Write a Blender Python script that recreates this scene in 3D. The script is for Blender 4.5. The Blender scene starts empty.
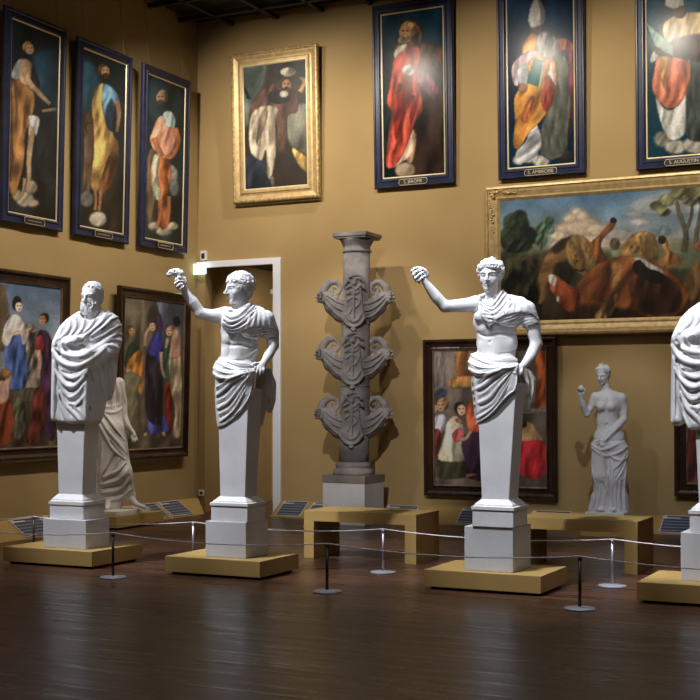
import bpy, bmesh, math, random
import numpy as np
import openvdb
from mathutils import Vector, Matrix
random.seed(7)
RNG = np.random.default_rng(7)
SC = bpy.context.scene
COL = SC.collection

# ---------------------------------------------------------------- survey of the room
FPX, HOR, YAW = 1292.0, 404.0, math.radians(26.2)
SY, CY = math.sin(YAW), math.cos(YAW)
EYE = (10.53, -16.26, 1.6)
def ray(x, y):
    l = (x-350)/FPX; u = -(y-HOR)/FPX
    return (-SY+l*CY, CY+l*SY, u)
def depth_of(X, Y): return -SY*(X-EYE[0]) + CY*(Y-EYE[1])
def px_of(X, Y, Z):
    d = -SY*(X-EYE[0]) + CY*(Y-EYE[1]); l = CY*(X-EYE[0]) + SY*(Y-EYE[1])
    return 350+FPX*l/d, HOR-FPX*(Z-EYE[2])/d
def on_y(x, y, Y=0):
    r = ray(x, y); t = (Y-EYE[1])/r[1]; return [EYE[i]+t*r[i] for i in range(3)]
def on_x(x, y, X=0):
    r = ray(x, y); t = (X-EYE[0])/r[0]; return [EYE[i]+t*r[i] for i in range(3)]
def on_z(x, y, Z=0):
    r = ray(x, y); t = (Z-EYE[2])/r[2]; return [EYE[i]+t*r[i] for i in range(3)]

# ---------------------------------------------------------------- materials
def mat(name, color=(.5,.5,.5), rough=.5, metal=0.0, spec=.5):
    m = bpy.data.materials.new(name); m.use_nodes = True
    b = m.node_tree.nodes['Principled BSDF']
    b.inputs['Base Color'].default_value = (*color, 1)
    b.inputs['Roughness'].default_value = rough
    b.inputs['Metallic'].default_value = metal
    b.inputs['Specular IOR Level'].default_value = spec
    return m
def nodes(m): return m.node_tree.nodes, m.node_tree.links, m.node_tree.nodes['Principled BSDF']
def noise_mat(name, c1, c2, scale=4, rough=.5, bump=0.0, bscale=None, detail=6, stretch=(1,1,1), metal=0, spec=.5, lo=.35, hi=.65):
    m = mat(name, c1, rough, metal, spec); N, L, b = nodes(m)
    tc = N.new('ShaderNodeTexCoord'); mp = N.new('ShaderNodeMapping'); mp.inputs['Scale'].default_value = stretch
    L.new(tc.outputs['Object'], mp.inputs['Vector'])
    n = N.new('ShaderNodeTexNoise'); n.inputs['Scale'].default_value = scale; n.inputs['Detail'].default_value = detail
    L.new(mp.outputs[0], n.inputs['Vector'])
    r = N.new('ShaderNodeValToRGB'); r.color_ramp.elements[0].color = (*c1,1); r.color_ramp.elements[1].color = (*c2,1)
    r.color_ramp.elements[0].position = lo; r.color_ramp.elements[1].position = hi
    L.new(n.outputs['Fac'], r.inputs['Fac']); L.new(r.outputs['Color'], b.inputs['Base Color'])
    if bump:
        n2 = N.new('ShaderNodeTexNoise'); n2.inputs['Scale'].default_value = bscale or scale*6; n2.inputs['Detail'].default_value = 8
        L.new(mp.outputs[0], n2.inputs['Vector'])
        bu = N.new('ShaderNodeBump'); bu.inputs['Strength'].default_value = bump; bu.inputs['Distance'].default_value = .01
        L.new(n2.outputs['Fac'], bu.inputs['Height']); L.new(bu.outputs['Normal'], b.inputs['Normal'])
    return m
M = {}
M['wall'] = noise_mat('ochre_wall_fabric', (.345,.240,.108), (.385,.270,.124), .9, .9, .10, 220, 3, spec=.15)
M['ceiling'] = mat('black_ceiling', (.012,.012,.012), .7)
M['track'] = mat('black_track', (.02,.02,.02), .5)
M['plinth'] = noise_mat('ochre_painted_board', (.37,.240,.080), (.41,.268,.092), 2, .5, .04, 60, spec=.3)
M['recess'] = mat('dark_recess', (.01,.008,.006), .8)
M['white_paint'] = mat('white_painted_frame', (.74,.76,.84), .4)
M['marble'] = noise_mat('white_marble', (.70,.69,.70), (.79,.78,.78), 3.5, .42, .10, 90, 8, spec=.35)
M['marble_warm'] = noise_mat('aged_and_shaded_marble', (.50,.46,.41), (.66,.62,.57), 4, .55, .18, 80, 8, spec=.3)
M['marble_hair'] = noise_mat('white_marble_hair', (.68,.67,.68), (.77,.76,.76), 9, .5, .25, 70, 8, spec=.3)
M['marble_block'] = noise_mat('grey_veined_marble', (.56,.56,.575), (.70,.70,.71), 1.6, .35, .05, 60, 12, stretch=(1,1,.5), spec=.4)
M['stone'] = noise_mat('weathered_grey_stone', (.15,.137,.138), (.36,.335,.33), 3.2, .7, .35, 60, 10, spec=.25)
M['stone_dark'] = noise_mat('brown_stone_slab', (.17,.14,.125), (.28,.24,.21), 4, .6, .2, 60, 8)
M['blue_frame'] = noise_mat('dark_blue_moulding', (.008,.011,.034), (.016,.021,.062), 6, .30, .05, 60)
M['black_frame'] = noise_mat('black_moulding', (.008,.008,.014), (.016,.016,.03), 8, .35)
M['fillet'] = mat('pale_gilt_fillet', (.72,.60,.36), .35, .3)
M['gold'] = noise_mat('gilt_moulding', (.40,.275,.115), (.54,.39,.19), 14, .4, .2, 60, 6, metal=.3)
M['gold_lace'] = noise_mat('gilt_carved_band', (.26,.17,.06), (.60,.43,.20), 30, .42, .5, 55, 3, metal=.3)
M['brown_frame'] = noise_mat('dark_walnut_moulding', (.018,.009,.006), (.040,.019,.011), 7, .22, .08, 50, stretch=(1,1,.3))
M['steel'] = mat('brushed_steel', (.38,.38,.42), .35, .7)
M['steel_base'] = mat('grey_steel_base', (.30,.31,.35), .45, .1)
M['black_post'] = mat('dark_bronze_post', (.045,.035,.03), .4, .4)
M['cord'] = mat('grey_elastic_cord', (.62,.56,.60), .6)
M['plate'] = mat('black_name_plate', (.012,.012,.012), .35)
M['letter'] = mat('gilt_letter', (.55,.48,.34), .4, .2)
M['label'] = mat('slate_blue_label', (.035,.045,.075), .35)
M['label_edge'] = mat('pale_label_edge', (.6,.58,.54), .5)
M['socket'] = mat('white_plastic', (.75,.75,.72), .4)
M['black_plastic'] = mat('black_plastic', (.02,.02,.02), .4)
def emit(name, col, s):
    m = mat(name, col); _,_,b = nodes(m)
    b.inputs['Emission Color'].default_value = (*col,1); b.inputs['Emission Strength'].default_value = s
    return m
M['exit'] = emit('glowing_exit_panel', (.74,1,.90), 2.6)
# label text: broken pale lines
def textlines():
    m = mat('printed_label_lines', (.035,.045,.075), .35); N, L, b = nodes(m)
    tc = N.new('ShaderNodeTexCoord'); w = N.new('ShaderNodeTexWave'); w.bands_direction = 'Y'; w.inputs['Scale'].default_value = 1.7
    w.inputs['Distortion'].default_value = 0; L.new(tc.outputs['UV'], w.inputs['Vector'])
    mp = N.new('ShaderNodeMapping'); mp.inputs['Scale'].default_value = (14, 12, 1); L.new(tc.outputs['UV'], mp.inputs['Vector'])
    n = N.new('ShaderNodeTexNoise'); n.inputs['Scale'].default_value = 3; L.new(mp.outputs[0], n.inputs['Vector'])
    mu = N.new('ShaderNodeMath'); mu.operation = 'MULTIPLY'; L.new(w.outputs['Fac'], mu.inputs[0]); L.new(n.outputs['Fac'], mu.inputs[1])
    r = N.new('ShaderNodeValToRGB'); r.color_ramp.elements[0].position = .22; r.color_ramp.elements[1].position = .40
    r.color_ramp.elements[0].color = (.03,.038,.065,1); r.color_ramp.elements[1].color = (.20,.23,.31,1)
    L.new(mu.outputs[0], r.inputs['Fac']); L.new(r.outputs['Color'], b.inputs['Base Color']); return m
M['label_print'] = textlines()
# wooden floor
def floor_mat():
    m = mat('dark_polished_parquet', (.04,.02,.012), .25); N, L, b = nodes(m)
    tc = N.new('ShaderNodeTexCoord')
    br = N.new('ShaderNodeTexBrick'); br.inputs['Scale'].default_value = 1.0
    br.inputs['Brick Width'].default_value = 1.1; br.inputs['Row Height'].default_value = .12; br.inputs['Mortar Size'].default_value = .002
    br.inputs['Color1'].default_value = (.090,.040,.024,1); br.inputs['Color2'].default_value = (.046,.021,.014,1); br.inputs['Mortar'].default_value = (.014,.008,.006,1)
    br.offset = .37; L.new(tc.outputs['Object'], br.inputs['Vector'])
    mp = N.new('ShaderNodeMapping'); mp.inputs['Scale'].default_value = (.45, 6.5, 1); L.new(tc.outputs['Object'], mp.inputs['Vector'])
    n = N.new('ShaderNodeTexNoise'); n.inputs['Scale'].default_value = 2.2; n.inputs['Detail'].default_value = 8; L.new(mp.outputs[0], n.inputs['Vector'])
    mx = N.new('ShaderNodeMix'); mx.data_type = 'RGBA'; mx.blend_type = 'MULTIPLY'; mx.inputs['Factor'].default_value = .75
    r = N.new('ShaderNodeValToRGB'); r.color_ramp.elements[0].color = (.30,.30,.32,1); r.color_ramp.elements[1].color = (1.9,1.75,1.6,1)
    r.color_ramp.elements[0].position = .3; r.color_ramp.elements[1].position = .7
    L.new(n.outputs['Fac'], r.inputs['Fac']); L.new(br.outputs['Color'], mx.inputs['A']); L.new(r.outputs['Color'], mx.inputs['B'])
    L.new(mx.outputs['Result'], b.inputs['Base Color'])
    r2 = N.new('ShaderNodeMapRange'); r2.inputs['From Min'].default_value = .35; r2.inputs['From Max'].default_value = .65; r2.inputs['To Min'].default_value = .25; r2.inputs['To Max'].default_value = .40
    L.new(n.outputs['Fac'], r2.inputs['Value']); L.new(r2.outputs[0], b.inputs['Roughness'])
    bu = N.new('ShaderNodeBump'); bu.inputs['Strength'].default_value = .03; bu.inputs['Distance'].default_value = .002
    L.new(n.outputs['Fac'], bu.inputs['Height']); L.new(bu.outputs['Normal'], b.inputs['Normal'])
    b.inputs['Specular IOR Level'].default_value = .45
    return m
M['floor'] = floor_mat()

# ---------------------------------------------------------------- mesh helpers
def link_mesh(name, verts, faces, m, parent=None, smooth=False):
    me = bpy.data.meshes.new(name); me.from_pydata([tuple(v) for v in verts], [], faces); me.update()
    if m: me.materials.append(m)
    if smooth:
        me.polygons.foreach_set('use_smooth', [True]*len(me.polygons))
    o = bpy.data.objects.new(name, me); COL.objects.link(o)
    if parent is not None: o.parent = parent
    return o
def from_bm(name, bm, m, parent=None, smooth=False):
    me = bpy.data.meshes.new(name); bm.to_mesh(me); bm.free()
    if m: me.materials.append(m)
    if smooth: me.polygons.foreach_set('use_smooth', [True]*len(me.polygons))
    o = bpy.data.objects.new(name, me); COL.objects.link(o)
    if parent is not None: o.parent = parent
    return o
def empty(name, loc, label=None, cat=None, group=None):
    o = bpy.data.objects.new(name, None); o.location = loc; o.empty_display_size = .1; COL.objects.link(o)
    if label: o['label'] = label
    if cat: o['category'] = cat
    if group: o['group'] = group
    return o
def tag(o, label, cat, group=None):
    o['label'] = label; o['category'] = cat
    if group: o['group'] = group
    return o
def struct(o): o['kind'] = 'structure'; return o
def box_bm(boxes, bevel=0):
    bm = bmesh.new()
    for (x0,x1,y0,y1,z0,z1) in boxes:
        vs = [bm.verts.new(p) for p in ((x0,y0,z0),(x1,y0,z0),(x1,y1,z0),(x0,y1,z0),(x0,y0,z1),(x1,y0,z1),(x1,y1,z1),(x0,y1,z1))]
        for f in ((0,3,2,1),(4,5,6,7),(0,1,5,4),(1,2,6,5),(2,3,7,6),(3,0,4,7)): bm.faces.new([vs[i] for i in f])
    if bevel: bmesh.ops.bevel(bm, geom=bm.edges[:], offset=bevel, segments=2, affect='EDGES', profile=.6)
    return bm
def box(name, b, m, parent=None, bevel=0.0):
    off = Vector(parent.location) if parent is not None else Vector((0,0,0))
    bb = (b[0]-off.x, b[1]-off.x, b[2]-off.y, b[3]-off.y, b[4]-off.z, b[5]-off.z)
    return from_bm(name, box_bm([bb], bevel), m, parent)
def frustum_bm(rings, cham=None):
    """stack of rectangular rings (z, x0,x1,y0,y1)"""
    bm = bmesh.new(); prev = None
    for (z,x0,x1,y0,y1) in rings:
        r = [bm.verts.new(p) for p in ((x0,y0,z),(x1,y0,z),(x1,y1,z),(x0,y1,z))]
        if prev:
            for i in range(4): bm.faces.new((prev[i], prev[(i+1)%4], r[(i+1)%4], r[i]))
        else: bm.faces.new(r[::-1])
        prev = r
    bm.faces.new(prev); return bm
def lathe(name, prof, m, parent=None, c=(0,0), n=48, smooth=True):
    vs = []; fs = []
    for (r,z) in prof:
        for i in range(n):
            a = 2*math.pi*i/n; vs.append((c[0]+r*math.cos(a), c[1]+r*math.sin(a), z))
    k = len(prof)
    for j in range(k-1):
        for i in range(n): fs.append((j*n+i, j*n+(i+1)%n, (j+1)*n+(i+1)%n, (j+1)*n+i))
    fs.append(tuple(range(n))[::-1]); fs.append(tuple((k-1)*n+i for i in range(n)))
    return link_mesh(name, vs, fs, m, parent, smooth)
def tube(name, pts, r, m, parent=None, n=8, smooth=True):
    vs = []; fs = []; P = [Vector(p) for p in pts]
    for i,p in enumerate(P):
        t = (P[min(i+1,len(P)-1)]-P[max(i-1,0)]).normalized()
        u = t.cross(Vector((0,0,1)));
        if u.length < 1e-3: u = Vector((1,0,0))
        u.normalize(); v = t.cross(u)
        for k in range(n):
            a = 2*math.pi*k/n; vs.append(p + (u*math.cos(a)+v*math.sin(a))*r)
    for i in range(len(P)-1):
        for k in range(n): fs.append((i*n+k, i*n+(k+1)%n, (i+1)*n+(k+1)%n, (i+1)*n+k))
    fs.append(tuple(range(n))); fs.append(tuple((len(P)-1)*n+k for k in range(n))[::-1])
    return link_mesh(name, vs, fs, m, parent, smooth)

# ---------------------------------------------------------------- the room
W_X1, CEIL = 13.5, 7.27
DX0, DX1, DZ = .13, 1.32, 3.64          # doorway in the back wall
def slab(name, b, m): return struct(box(name, b, m))
slab('floor', (-.2, W_X1, -19, 2.6, -.1, 0), M['floor'])
slab('ceiling', (-.2, W_X1, -19, .2, CEIL, CEIL+.1), M['ceiling'])
slab('wall_left', (-.2, 0, -19, 0, 0, CEIL), M['wall'])
slab('wall_right', (W_X1, W_X1+.2, -19, .2, 0, CEIL), M['wall'])
slab('wall_near', (-.2, W_X1, -19.2, -19, 0, CEIL), M['wall'])
struct(from_bm('wall_back', box_bm([(-.2,DX0,0,.2,0,CEIL),(DX1,W_X1,0,.2,0,CEIL),(DX0,DX1,0,.2,DZ,CEIL)]), M['wall']))
# little passage behind the doorway
struct(from_bm('wall_passage', box_bm([(-.2,-.1,.2,2.4,0,3.8),(-.2,3.0,2.4,2.5,0,3.8),(2.9,3.0,.2,2.4,0,3.8)]), M['wall']))
struct(from_bm('ceiling_passage', box_bm([(-.2,3.0,.2,2.5,3.8,3.9)]), M['ceiling']))
slab('trim_1', (-.1,2.9,2.36,2.4,3.42,3.5), M['white_paint'])
slab('trim_2', (.3,2.9,2.25,2.4,0,.95), M['plinth'])
# white door frame
struct(from_bm('door_1', box_bm([(.005,DX1-.015,-.035,.03,DZ-.02,DZ+.07),(DX1-.015,DX1+.11,-.035,.03,0,DZ+.07)], .004), M['white_paint']))
# ceiling lighting grid
bm = box_bm([(x-.03,x+.03,-19,0,CEIL-.12,CEIL-.06) for x in np.arange(.6,13,.75)] + [(0,W_X1,y-.03,y+.03,CEIL-.12,CEIL-.06) for y in np.arange(-18.5,-.2,.75)])
struct(from_bm('trim_3', bm, M['track']))
# sloping skirting ledge along both walls (one run)
s = .33; h = .205
vs = [(0,0,0),(0,0,h)]
L_ = [(s,-19,0),(s,-s,0),(W_X1,-s,0)]; T_ = [(.02,-19,h),(.02,-.02,h),(W_X1,-.02,h)]; Wt=[(0,-19,h),(0,0,h),(W_X1,0,h)]
def left_ledge(name, ya, yb):
    return struct(link_mesh(name, [(s,ya,0),(s,yb,0),(.02,ya,h),(.02,yb if yb<-.5 else -.02,h),(0,ya,h),(0,yb if yb<-.5 else 0,h),(0,ya,0),(0,yb if yb<-.5 else 0,0)],
       [(0,1,3,2),(2,3,5,4),(4,5,7,6),(6,7,1,0),(0,2,4,6),(1,7,5,3)], M['plinth']))
left_ledge('baseboard_left', -19, -2.9); left_ledge('baseboard_left_corner', -1.81, -s)
# back ledge is interrupted by the doorway
vsb = lambda x0,x1:[(x0,-s,0),(x1,-s,0),(x0,-.02,h),(x1,-.02,h),(x0,0,h),(x1,0,h),(x0,0,0),(x1,0,0)]
struct(link_mesh('baseboard_back', vsb(1.43,W_X1), [(0,1,3,2),(2,3,5,4),(4,5,7,6),(6,7,1,0),(0,2,4,6),(1,7,5,3)], M['plinth']))

# ---------------------------------------------------------------- benches, platforms, blocks
def platform(x0,x1,y0,y1,label, z1=.17, gap=True):
    r = empty('display_platform', ((x0+x1)/2,(y0+y1)/2,0), label, 'platform', 'low ochre platforms under the tall statues')
    box('deck', (x0,x1,y0,y1,.025,z1), M['plinth'], r, .003)
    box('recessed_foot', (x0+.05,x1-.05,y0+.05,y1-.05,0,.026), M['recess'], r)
    return r
platform(1.68,2.78,-6.16,-5.32,'low ochre platform under the bearded draped statue, leftmost in the row')
platform(3.60,4.63,-6.12,-5.38,'low ochre platform under the statue in front of the doorway')
platform(6.17,7.22,-5.95,-5.20,'low ochre platform under the statue in front of the kneeling scene painting')
platform(8.01,9.15,-5.92,-5.10,'low ochre platform cut off by the right edge of the photo')
platform(.02,.65,-2.88,-1.83,'low ochre platform by the left wall, under the smaller draped statue behind')
def bench(x0,x1,y0,y1,label):
    r = empty('display_bench', ((x0+x1)/2,(y0+y1)/2,0), label, 'bench', 'ochre display benches along the back wall')
    box('bench_top', (x0,x1,y0,y1,.385,.495), M['plinth'], r, .003)
    box('leg', (x0,x0+.115,y0,y1,0,.385), M['plinth'], r, .002)
    box('leg', (x1-.125,x1,y0,y1,0,.385), M['plinth'], r, .002)
bench(4.16,5.43,-4.4,-3.8,'ochre bench in front of the stone column')
bench(6.40,7.60,-4.2,-3.55,'ochre bench in front of the small half-nude marble woman')
def mblock(name, b, label, m='marble_block', group='marble pedestal blocks'):
    o = box(name, b, M[m], None, .006); tag(o, label, 'pedestal', group); return o
mblock('pedestal_block', (2.07,2.60,-6.02,-5.64,.17,.455), 'square marble block under the bearded draped statue')
mblock('pedestal_block', (3.96,4.40,-5.98,-5.57,.17,.505), 'square veined marble block under the statue before the doorway')
mblock('pedestal_block', (6.50,6.94,-5.84,-5.36,.17,.55), 'square marble block under the statue before the kneeling scene painting')
mblock('pedestal_block', (8.31,8.78,-5.68,-5.15,.17,.56), 'square marble block at the right edge of the photo')
mblock('pedestal_block', (2.61,3.23,-.99,-.39,0,.552), 'pale marble block under the stone column, partly behind its bench')
mblock('pedestal_block', (6.12,6.70,-.98,-.46,0,.228), 'low ochre block under the small marble woman, hidden behind the right bench', 'plinth')
# ---------------------------------------------------------------- carving tools (signed distance volumes)
BG = 9.0
class Carve:
    """A volume in a small frame: u to the right, v away from the viewer, w down; units of about 9 mm."""
    def __init__(s, lo, hi, vox=.65):
        s.lo = np.array(lo, float); s.vox = vox
        s.n = np.ceil((np.array(hi)-s.lo)/vox).astype(int)
        s.F = np.full(s.n, BG, np.float32)
        s.ax = [ (s.lo[i]+vox*np.arange(s.n[i])).astype(np.float32) for i in range(3)]
    def sub(s, lo, hi):
        i0 = [max(0, int((lo[i]-s.lo[i])/s.vox)) for i in range(3)]
        i1 = [min(s.n[i], int((hi[i]-s.lo[i])/s.vox)+2) for i in range(3)]
        if any(i1[i] <= i0[i] for i in range(3)): return None
        sl = tuple(slice(i0[i], i1[i]) for i in range(3))
        X = s.ax[0][sl[0]][:,None,None]; Y = s.ax[1][sl[1]][None,:,None]; Z = s.ax[2][sl[2]][None,None,:]
        return sl, X, Y, Z
    def put(s, sl, d, k, cut=False):
        a = s.F[sl]; d = d.astype(np.float32)
        if cut:
            d = -d; r = np.maximum(a, d)
            if k > 0: h = np.maximum(k-np.abs(a-d), 0)/k; r = r + h*h*k*.25
        else:
            r = np.minimum(a, d)
            if k > 0: h = np.maximum(k-np.abs(a-d), 0)/k; r = r - h*h*k*.25
        s.F[sl] = r
    def ell(s, c, r, k=2, rot=None, cut=False):
        R = max(r)+BG*.6+k; q = s.sub([c[i]-R for i in range(3)], [c[i]+R for i in range(3)])
        if q is None: return s
        sl, X, Y, Z = q; x, y, z = X-c[0], Y-c[1], Z-c[2]
        if rot is not None:   # rot: rows = local axes
            x, y, z = (rot[0][0]*x+rot[0][1]*y+rot[0][2]*z, rot[1][0]*x+rot[1][1]*y+rot[1][2]*z, rot[2][0]*x+rot[2][1]*y+rot[2][2]*z)
        k0 = np.sqrt((x/r[0])**2+(y/r[1])**2+(z/r[2])**2)+1e-6
        k1 = np.sqrt((x/r[0]**2)**2+(y/r[1]**2)**2+(z/r[2]**2)**2)+1e-6
        s.put(sl, k0*(k0-1)/k1, k, cut); return s
    def _cone(s, X, Y, Z, a, b, ra, rb):
        ba = np.array(b, float)-np.array(a, float); l2 = float(ba@ba)+1e-9
        t = np.clip(((X-a[0])*ba[0]+(Y-a[1])*ba[1]+(Z-a[2])*ba[2])/l2, 0, 1)
        return np.sqrt((X-a[0]-t*ba[0])**2+(Y-a[1]-t*ba[1])**2+(Z-a[2]-t*ba[2])**2) - (ra+(rb-ra)*t)
    def cone(s, a, b, ra, rb=None, k=2, cut=False):
        return s.line([a, b], [ra, ra if rb is None else rb], k, cut)
    def line(s, pts, rs, k=2, cut=False):
        if not hasattr(rs, '__len__'): rs = [rs]*len(pts)
        P = np.array(pts, float); R = max(rs)+(BG*.6 if not cut and max(rs) > 4 else 3.5)+k
        q = s.sub(P.min(0)-R, P.max(0)+R)
        if q is None: return s
        sl, X, Y, Z = q; d = None
        for i in range(len(P)-1):
            e = s._cone(X, Y, Z, P[i], P[i+1], rs[i], rs[i+1])
            d = e if d is None else np.minimum(d, e)
        s.put(sl, d, k, cut); return s
    def slabbox(s, c, r, rnd=1, k=1, cut=False):
        R = max(r)+BG*.5+k; q = s.sub([c[i]-r[i]-BG*.5-k for i in range(3)], [c[i]+r[i]+BG*.5+k for i in range(3)])
        if q is None: return s
        sl, X, Y, Z = q
        qx, qy, qz = np.abs(X-c[0])-r[0]+rnd, np.abs(Y-c[1])-r[1]+rnd, np.abs(Z-c[2])-r[2]+rnd
        d = np.sqrt(np.maximum(qx,0)**2+np.maximum(qy,0)**2+np.maximum(qz,0)**2)+np.minimum(np.maximum(qx,np.maximum(qy,qz)),0)-rnd
        s.put(sl, d, k, cut); return s
    def rbox(s, c, r, ang, rnd=1, k=1, taper=0.0):
        """upright box turned about the vertical; c,r in frame units; taper: narrowing per unit downwards"""
        R = math.hypot(r[0], r[1])+BG*.6+k; q = s.sub([c[0]-R,c[1]-R,c[2]-r[2]-BG*.6-k],[c[0]+R,c[1]+R,c[2]+r[2]+BG*.6+k])
        sl, X, Y, Z = q; ca, sa = math.cos(ang), math.sin(ang)
        x = (X-c[0])*ca+(Y-c[1])*sa; y = -(X-c[0])*sa+(Y-c[1])*ca; z = Z-c[2]
        tz = taper*z
        qx, qy, qz = np.abs(x)-r[0]+rnd+tz, np.abs(y)-r[1]+rnd+tz, np.abs(z)-r[2]+rnd+0*x
        d = np.sqrt(np.maximum(qx,0)**2+np.maximum(qy,0)**2+np.maximum(qz,0)**2)+np.minimum(np.maximum(qx,np.maximum(qy,qz)),0)-rnd
        s.put(sl, d, k); return s
    def snap(s):
        """front depth map"""
        neg = s.F < 0; has = neg.any(1); idx = neg.argmax(1)
        s.front = np.where(has, s.lo[1]+idx*s.vox, np.nan)
        return s
    def at(s, u, w):
        i = int(round((u-s.lo[0])/s.vox)); j = int(round((w-s.lo[2])/s.vox))
        i = min(max(i,0), s.n[0]-1); j = min(max(j,0), s.n[2]-1)
        v = s.front[i, j]
        if np.isnan(v):
            for rr in range(1, 12):
                blk = s.front[max(0,i-rr):i+rr+1, max(0,j-rr):j+rr+1]
                if not np.all(np.isnan(blk)): return float(np.nanmean(blk))
            return 0.0
        return float(v)
    def fold(s, pts, r=1.5, k=1.6, lift=0.0, cut=False, taper=True, step=2.2):
        """a ridge (or a groove) laid along the surface as seen from the front"""
        P = catmull(pts, step); n = len(P)
        v = np.array([s.at(u, w) for u, w in P])
        for _ in range(3):
            if n > 4: v[1:-1] = (v[:-2]+v[1:-1]*2+v[2:])/4
        rr = [r*(.45+.55*math.sin(math.pi*min(1,max(0,(i+.6)/(n+.2))))**.6) if taper else r for i in range(n)]
        s.line([(P[i][0], v[i]+lift, P[i][1]) for i in range(n)], rr, k, cut); return s
    def noise(s, amp, freq, seed=0):
        """gentle irregularity of the carving"""
        g = np.random.default_rng(seed); ph = g.uniform(0, 6.28, 9)
        X = s.ax[0][:,None,None]; Y = s.ax[1][None,:,None]; Z = s.ax[2][None,None,:]
        s.F += (amp*(np.sin(X*freq+ph[0]+2*np.sin(Z*freq*.5+ph[1]))*np.sin(Y*freq*.9+ph[2])*np.sin(Z*freq*1.1+ph[3]+np.sin(X*freq*.7+ph[4])))).astype(np.float32)
        return s
    def copyvol(s):
        c = Carve.__new__(Carve); c.lo, c.vox, c.n, c.ax = s.lo, s.vox, s.n, s.ax; c.F = s.F.copy(); return c
    def clip_poly(s, poly, t, k=1.0, vmin=None, vmax=None):
        """cloth = volume grown by t, kept inside an outline (u,w)"""
        d = poly_sdf(poly, s.ax[0], s.ax[2])[:,None,:]
        a = s.F - t; b = np.broadcast_to(d, a.shape)
        if vmax is not None: b = np.maximum(b, s.ax[1][None,:,None]-vmax)
        if vmin is not None: b = np.maximum(b, vmin-s.ax[1][None,:,None])
        r = np.maximum(a, b); h = np.maximum(k-np.abs(a-b), 0)/k; s.F = (r+h*h*k*.25).astype(np.float32); return s
    def union(s, o, k=1.0):
        a, b = s.F, o.F; r = np.minimum(a, b); h = np.maximum(k-np.abs(a-b), 0)/k; s.F = r-h*h*k*.25; return s
    def verts(s):
        F = np.minimum(s.F, BG).copy()
        F[0]=BG; F[-1]=BG; F[:,0]=BG; F[:,-1]=BG; F[:,:,0]=BG; F[:,:,-1]=BG
        g = openvdb.FloatGrid(BG); g.copyFromArray(F.astype(np.float32))
        p, t, q = g.convertToPolygons(0.0, .0)
        return s.lo + p*s.vox, t, q
def catmull(pts, step=2.0):
    P = [np.array(p, float) for p in pts]
    if len(P) < 3:
        n = max(2, int(np.linalg.norm(P[1]-P[0])/step)+1); return [tuple(P[0]+(P[1]-P[0])*i/(n-1)) for i in range(n)]
    Q = [2*P[0]-P[1]]+P+[2*P[-1]-P[-2]]; out = []
    for i in range(1, len(Q)-2):
        n = max(1, int(np.linalg.norm(Q[i+1]-Q[i])/step))
        for j in range(n):
            t = j/n; a,b,c,d = Q[i-1],Q[i],Q[i+1],Q[i+2]
            out.append(tuple(.5*((2*b)+(-a+c)*t+(2*a-5*b+4*c-d)*t*t+(-a+3*b-3*c+d)*t**3)))
    out.append(tuple(P[-1])); return out
def poly_sdf(poly, ax, az):
    P = np.array(poly, float); X, Z = np.meshgrid(ax, az, indexing='ij')
    d = np.full(X.shape, 1e9); inside = np.zeros(X.shape, bool); n = len(P)
    for i in range(n):
        a, b = P[i], P[(i+1)%n]; e = b-a; wx, wz = X-a[0], Z-a[1]
        t = np.clip((wx*e[0]+wz*e[1])/(e@e+1e-9), 0, 1)
        d = np.minimum(d, (wx-e[0]*t)**2+(wz-e[1]*t)**2)
        c = ((a[1] <= Z) != (b[1] <= Z)); xx = a[0]+(Z-a[1])*e[0]/(e[1] if abs(e[1])>1e-9 else 1e-9)
        inside ^= c & (X < xx)
    d = np.sqrt(d); return np.where(inside, -d, d).astype(np.float32)

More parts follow.
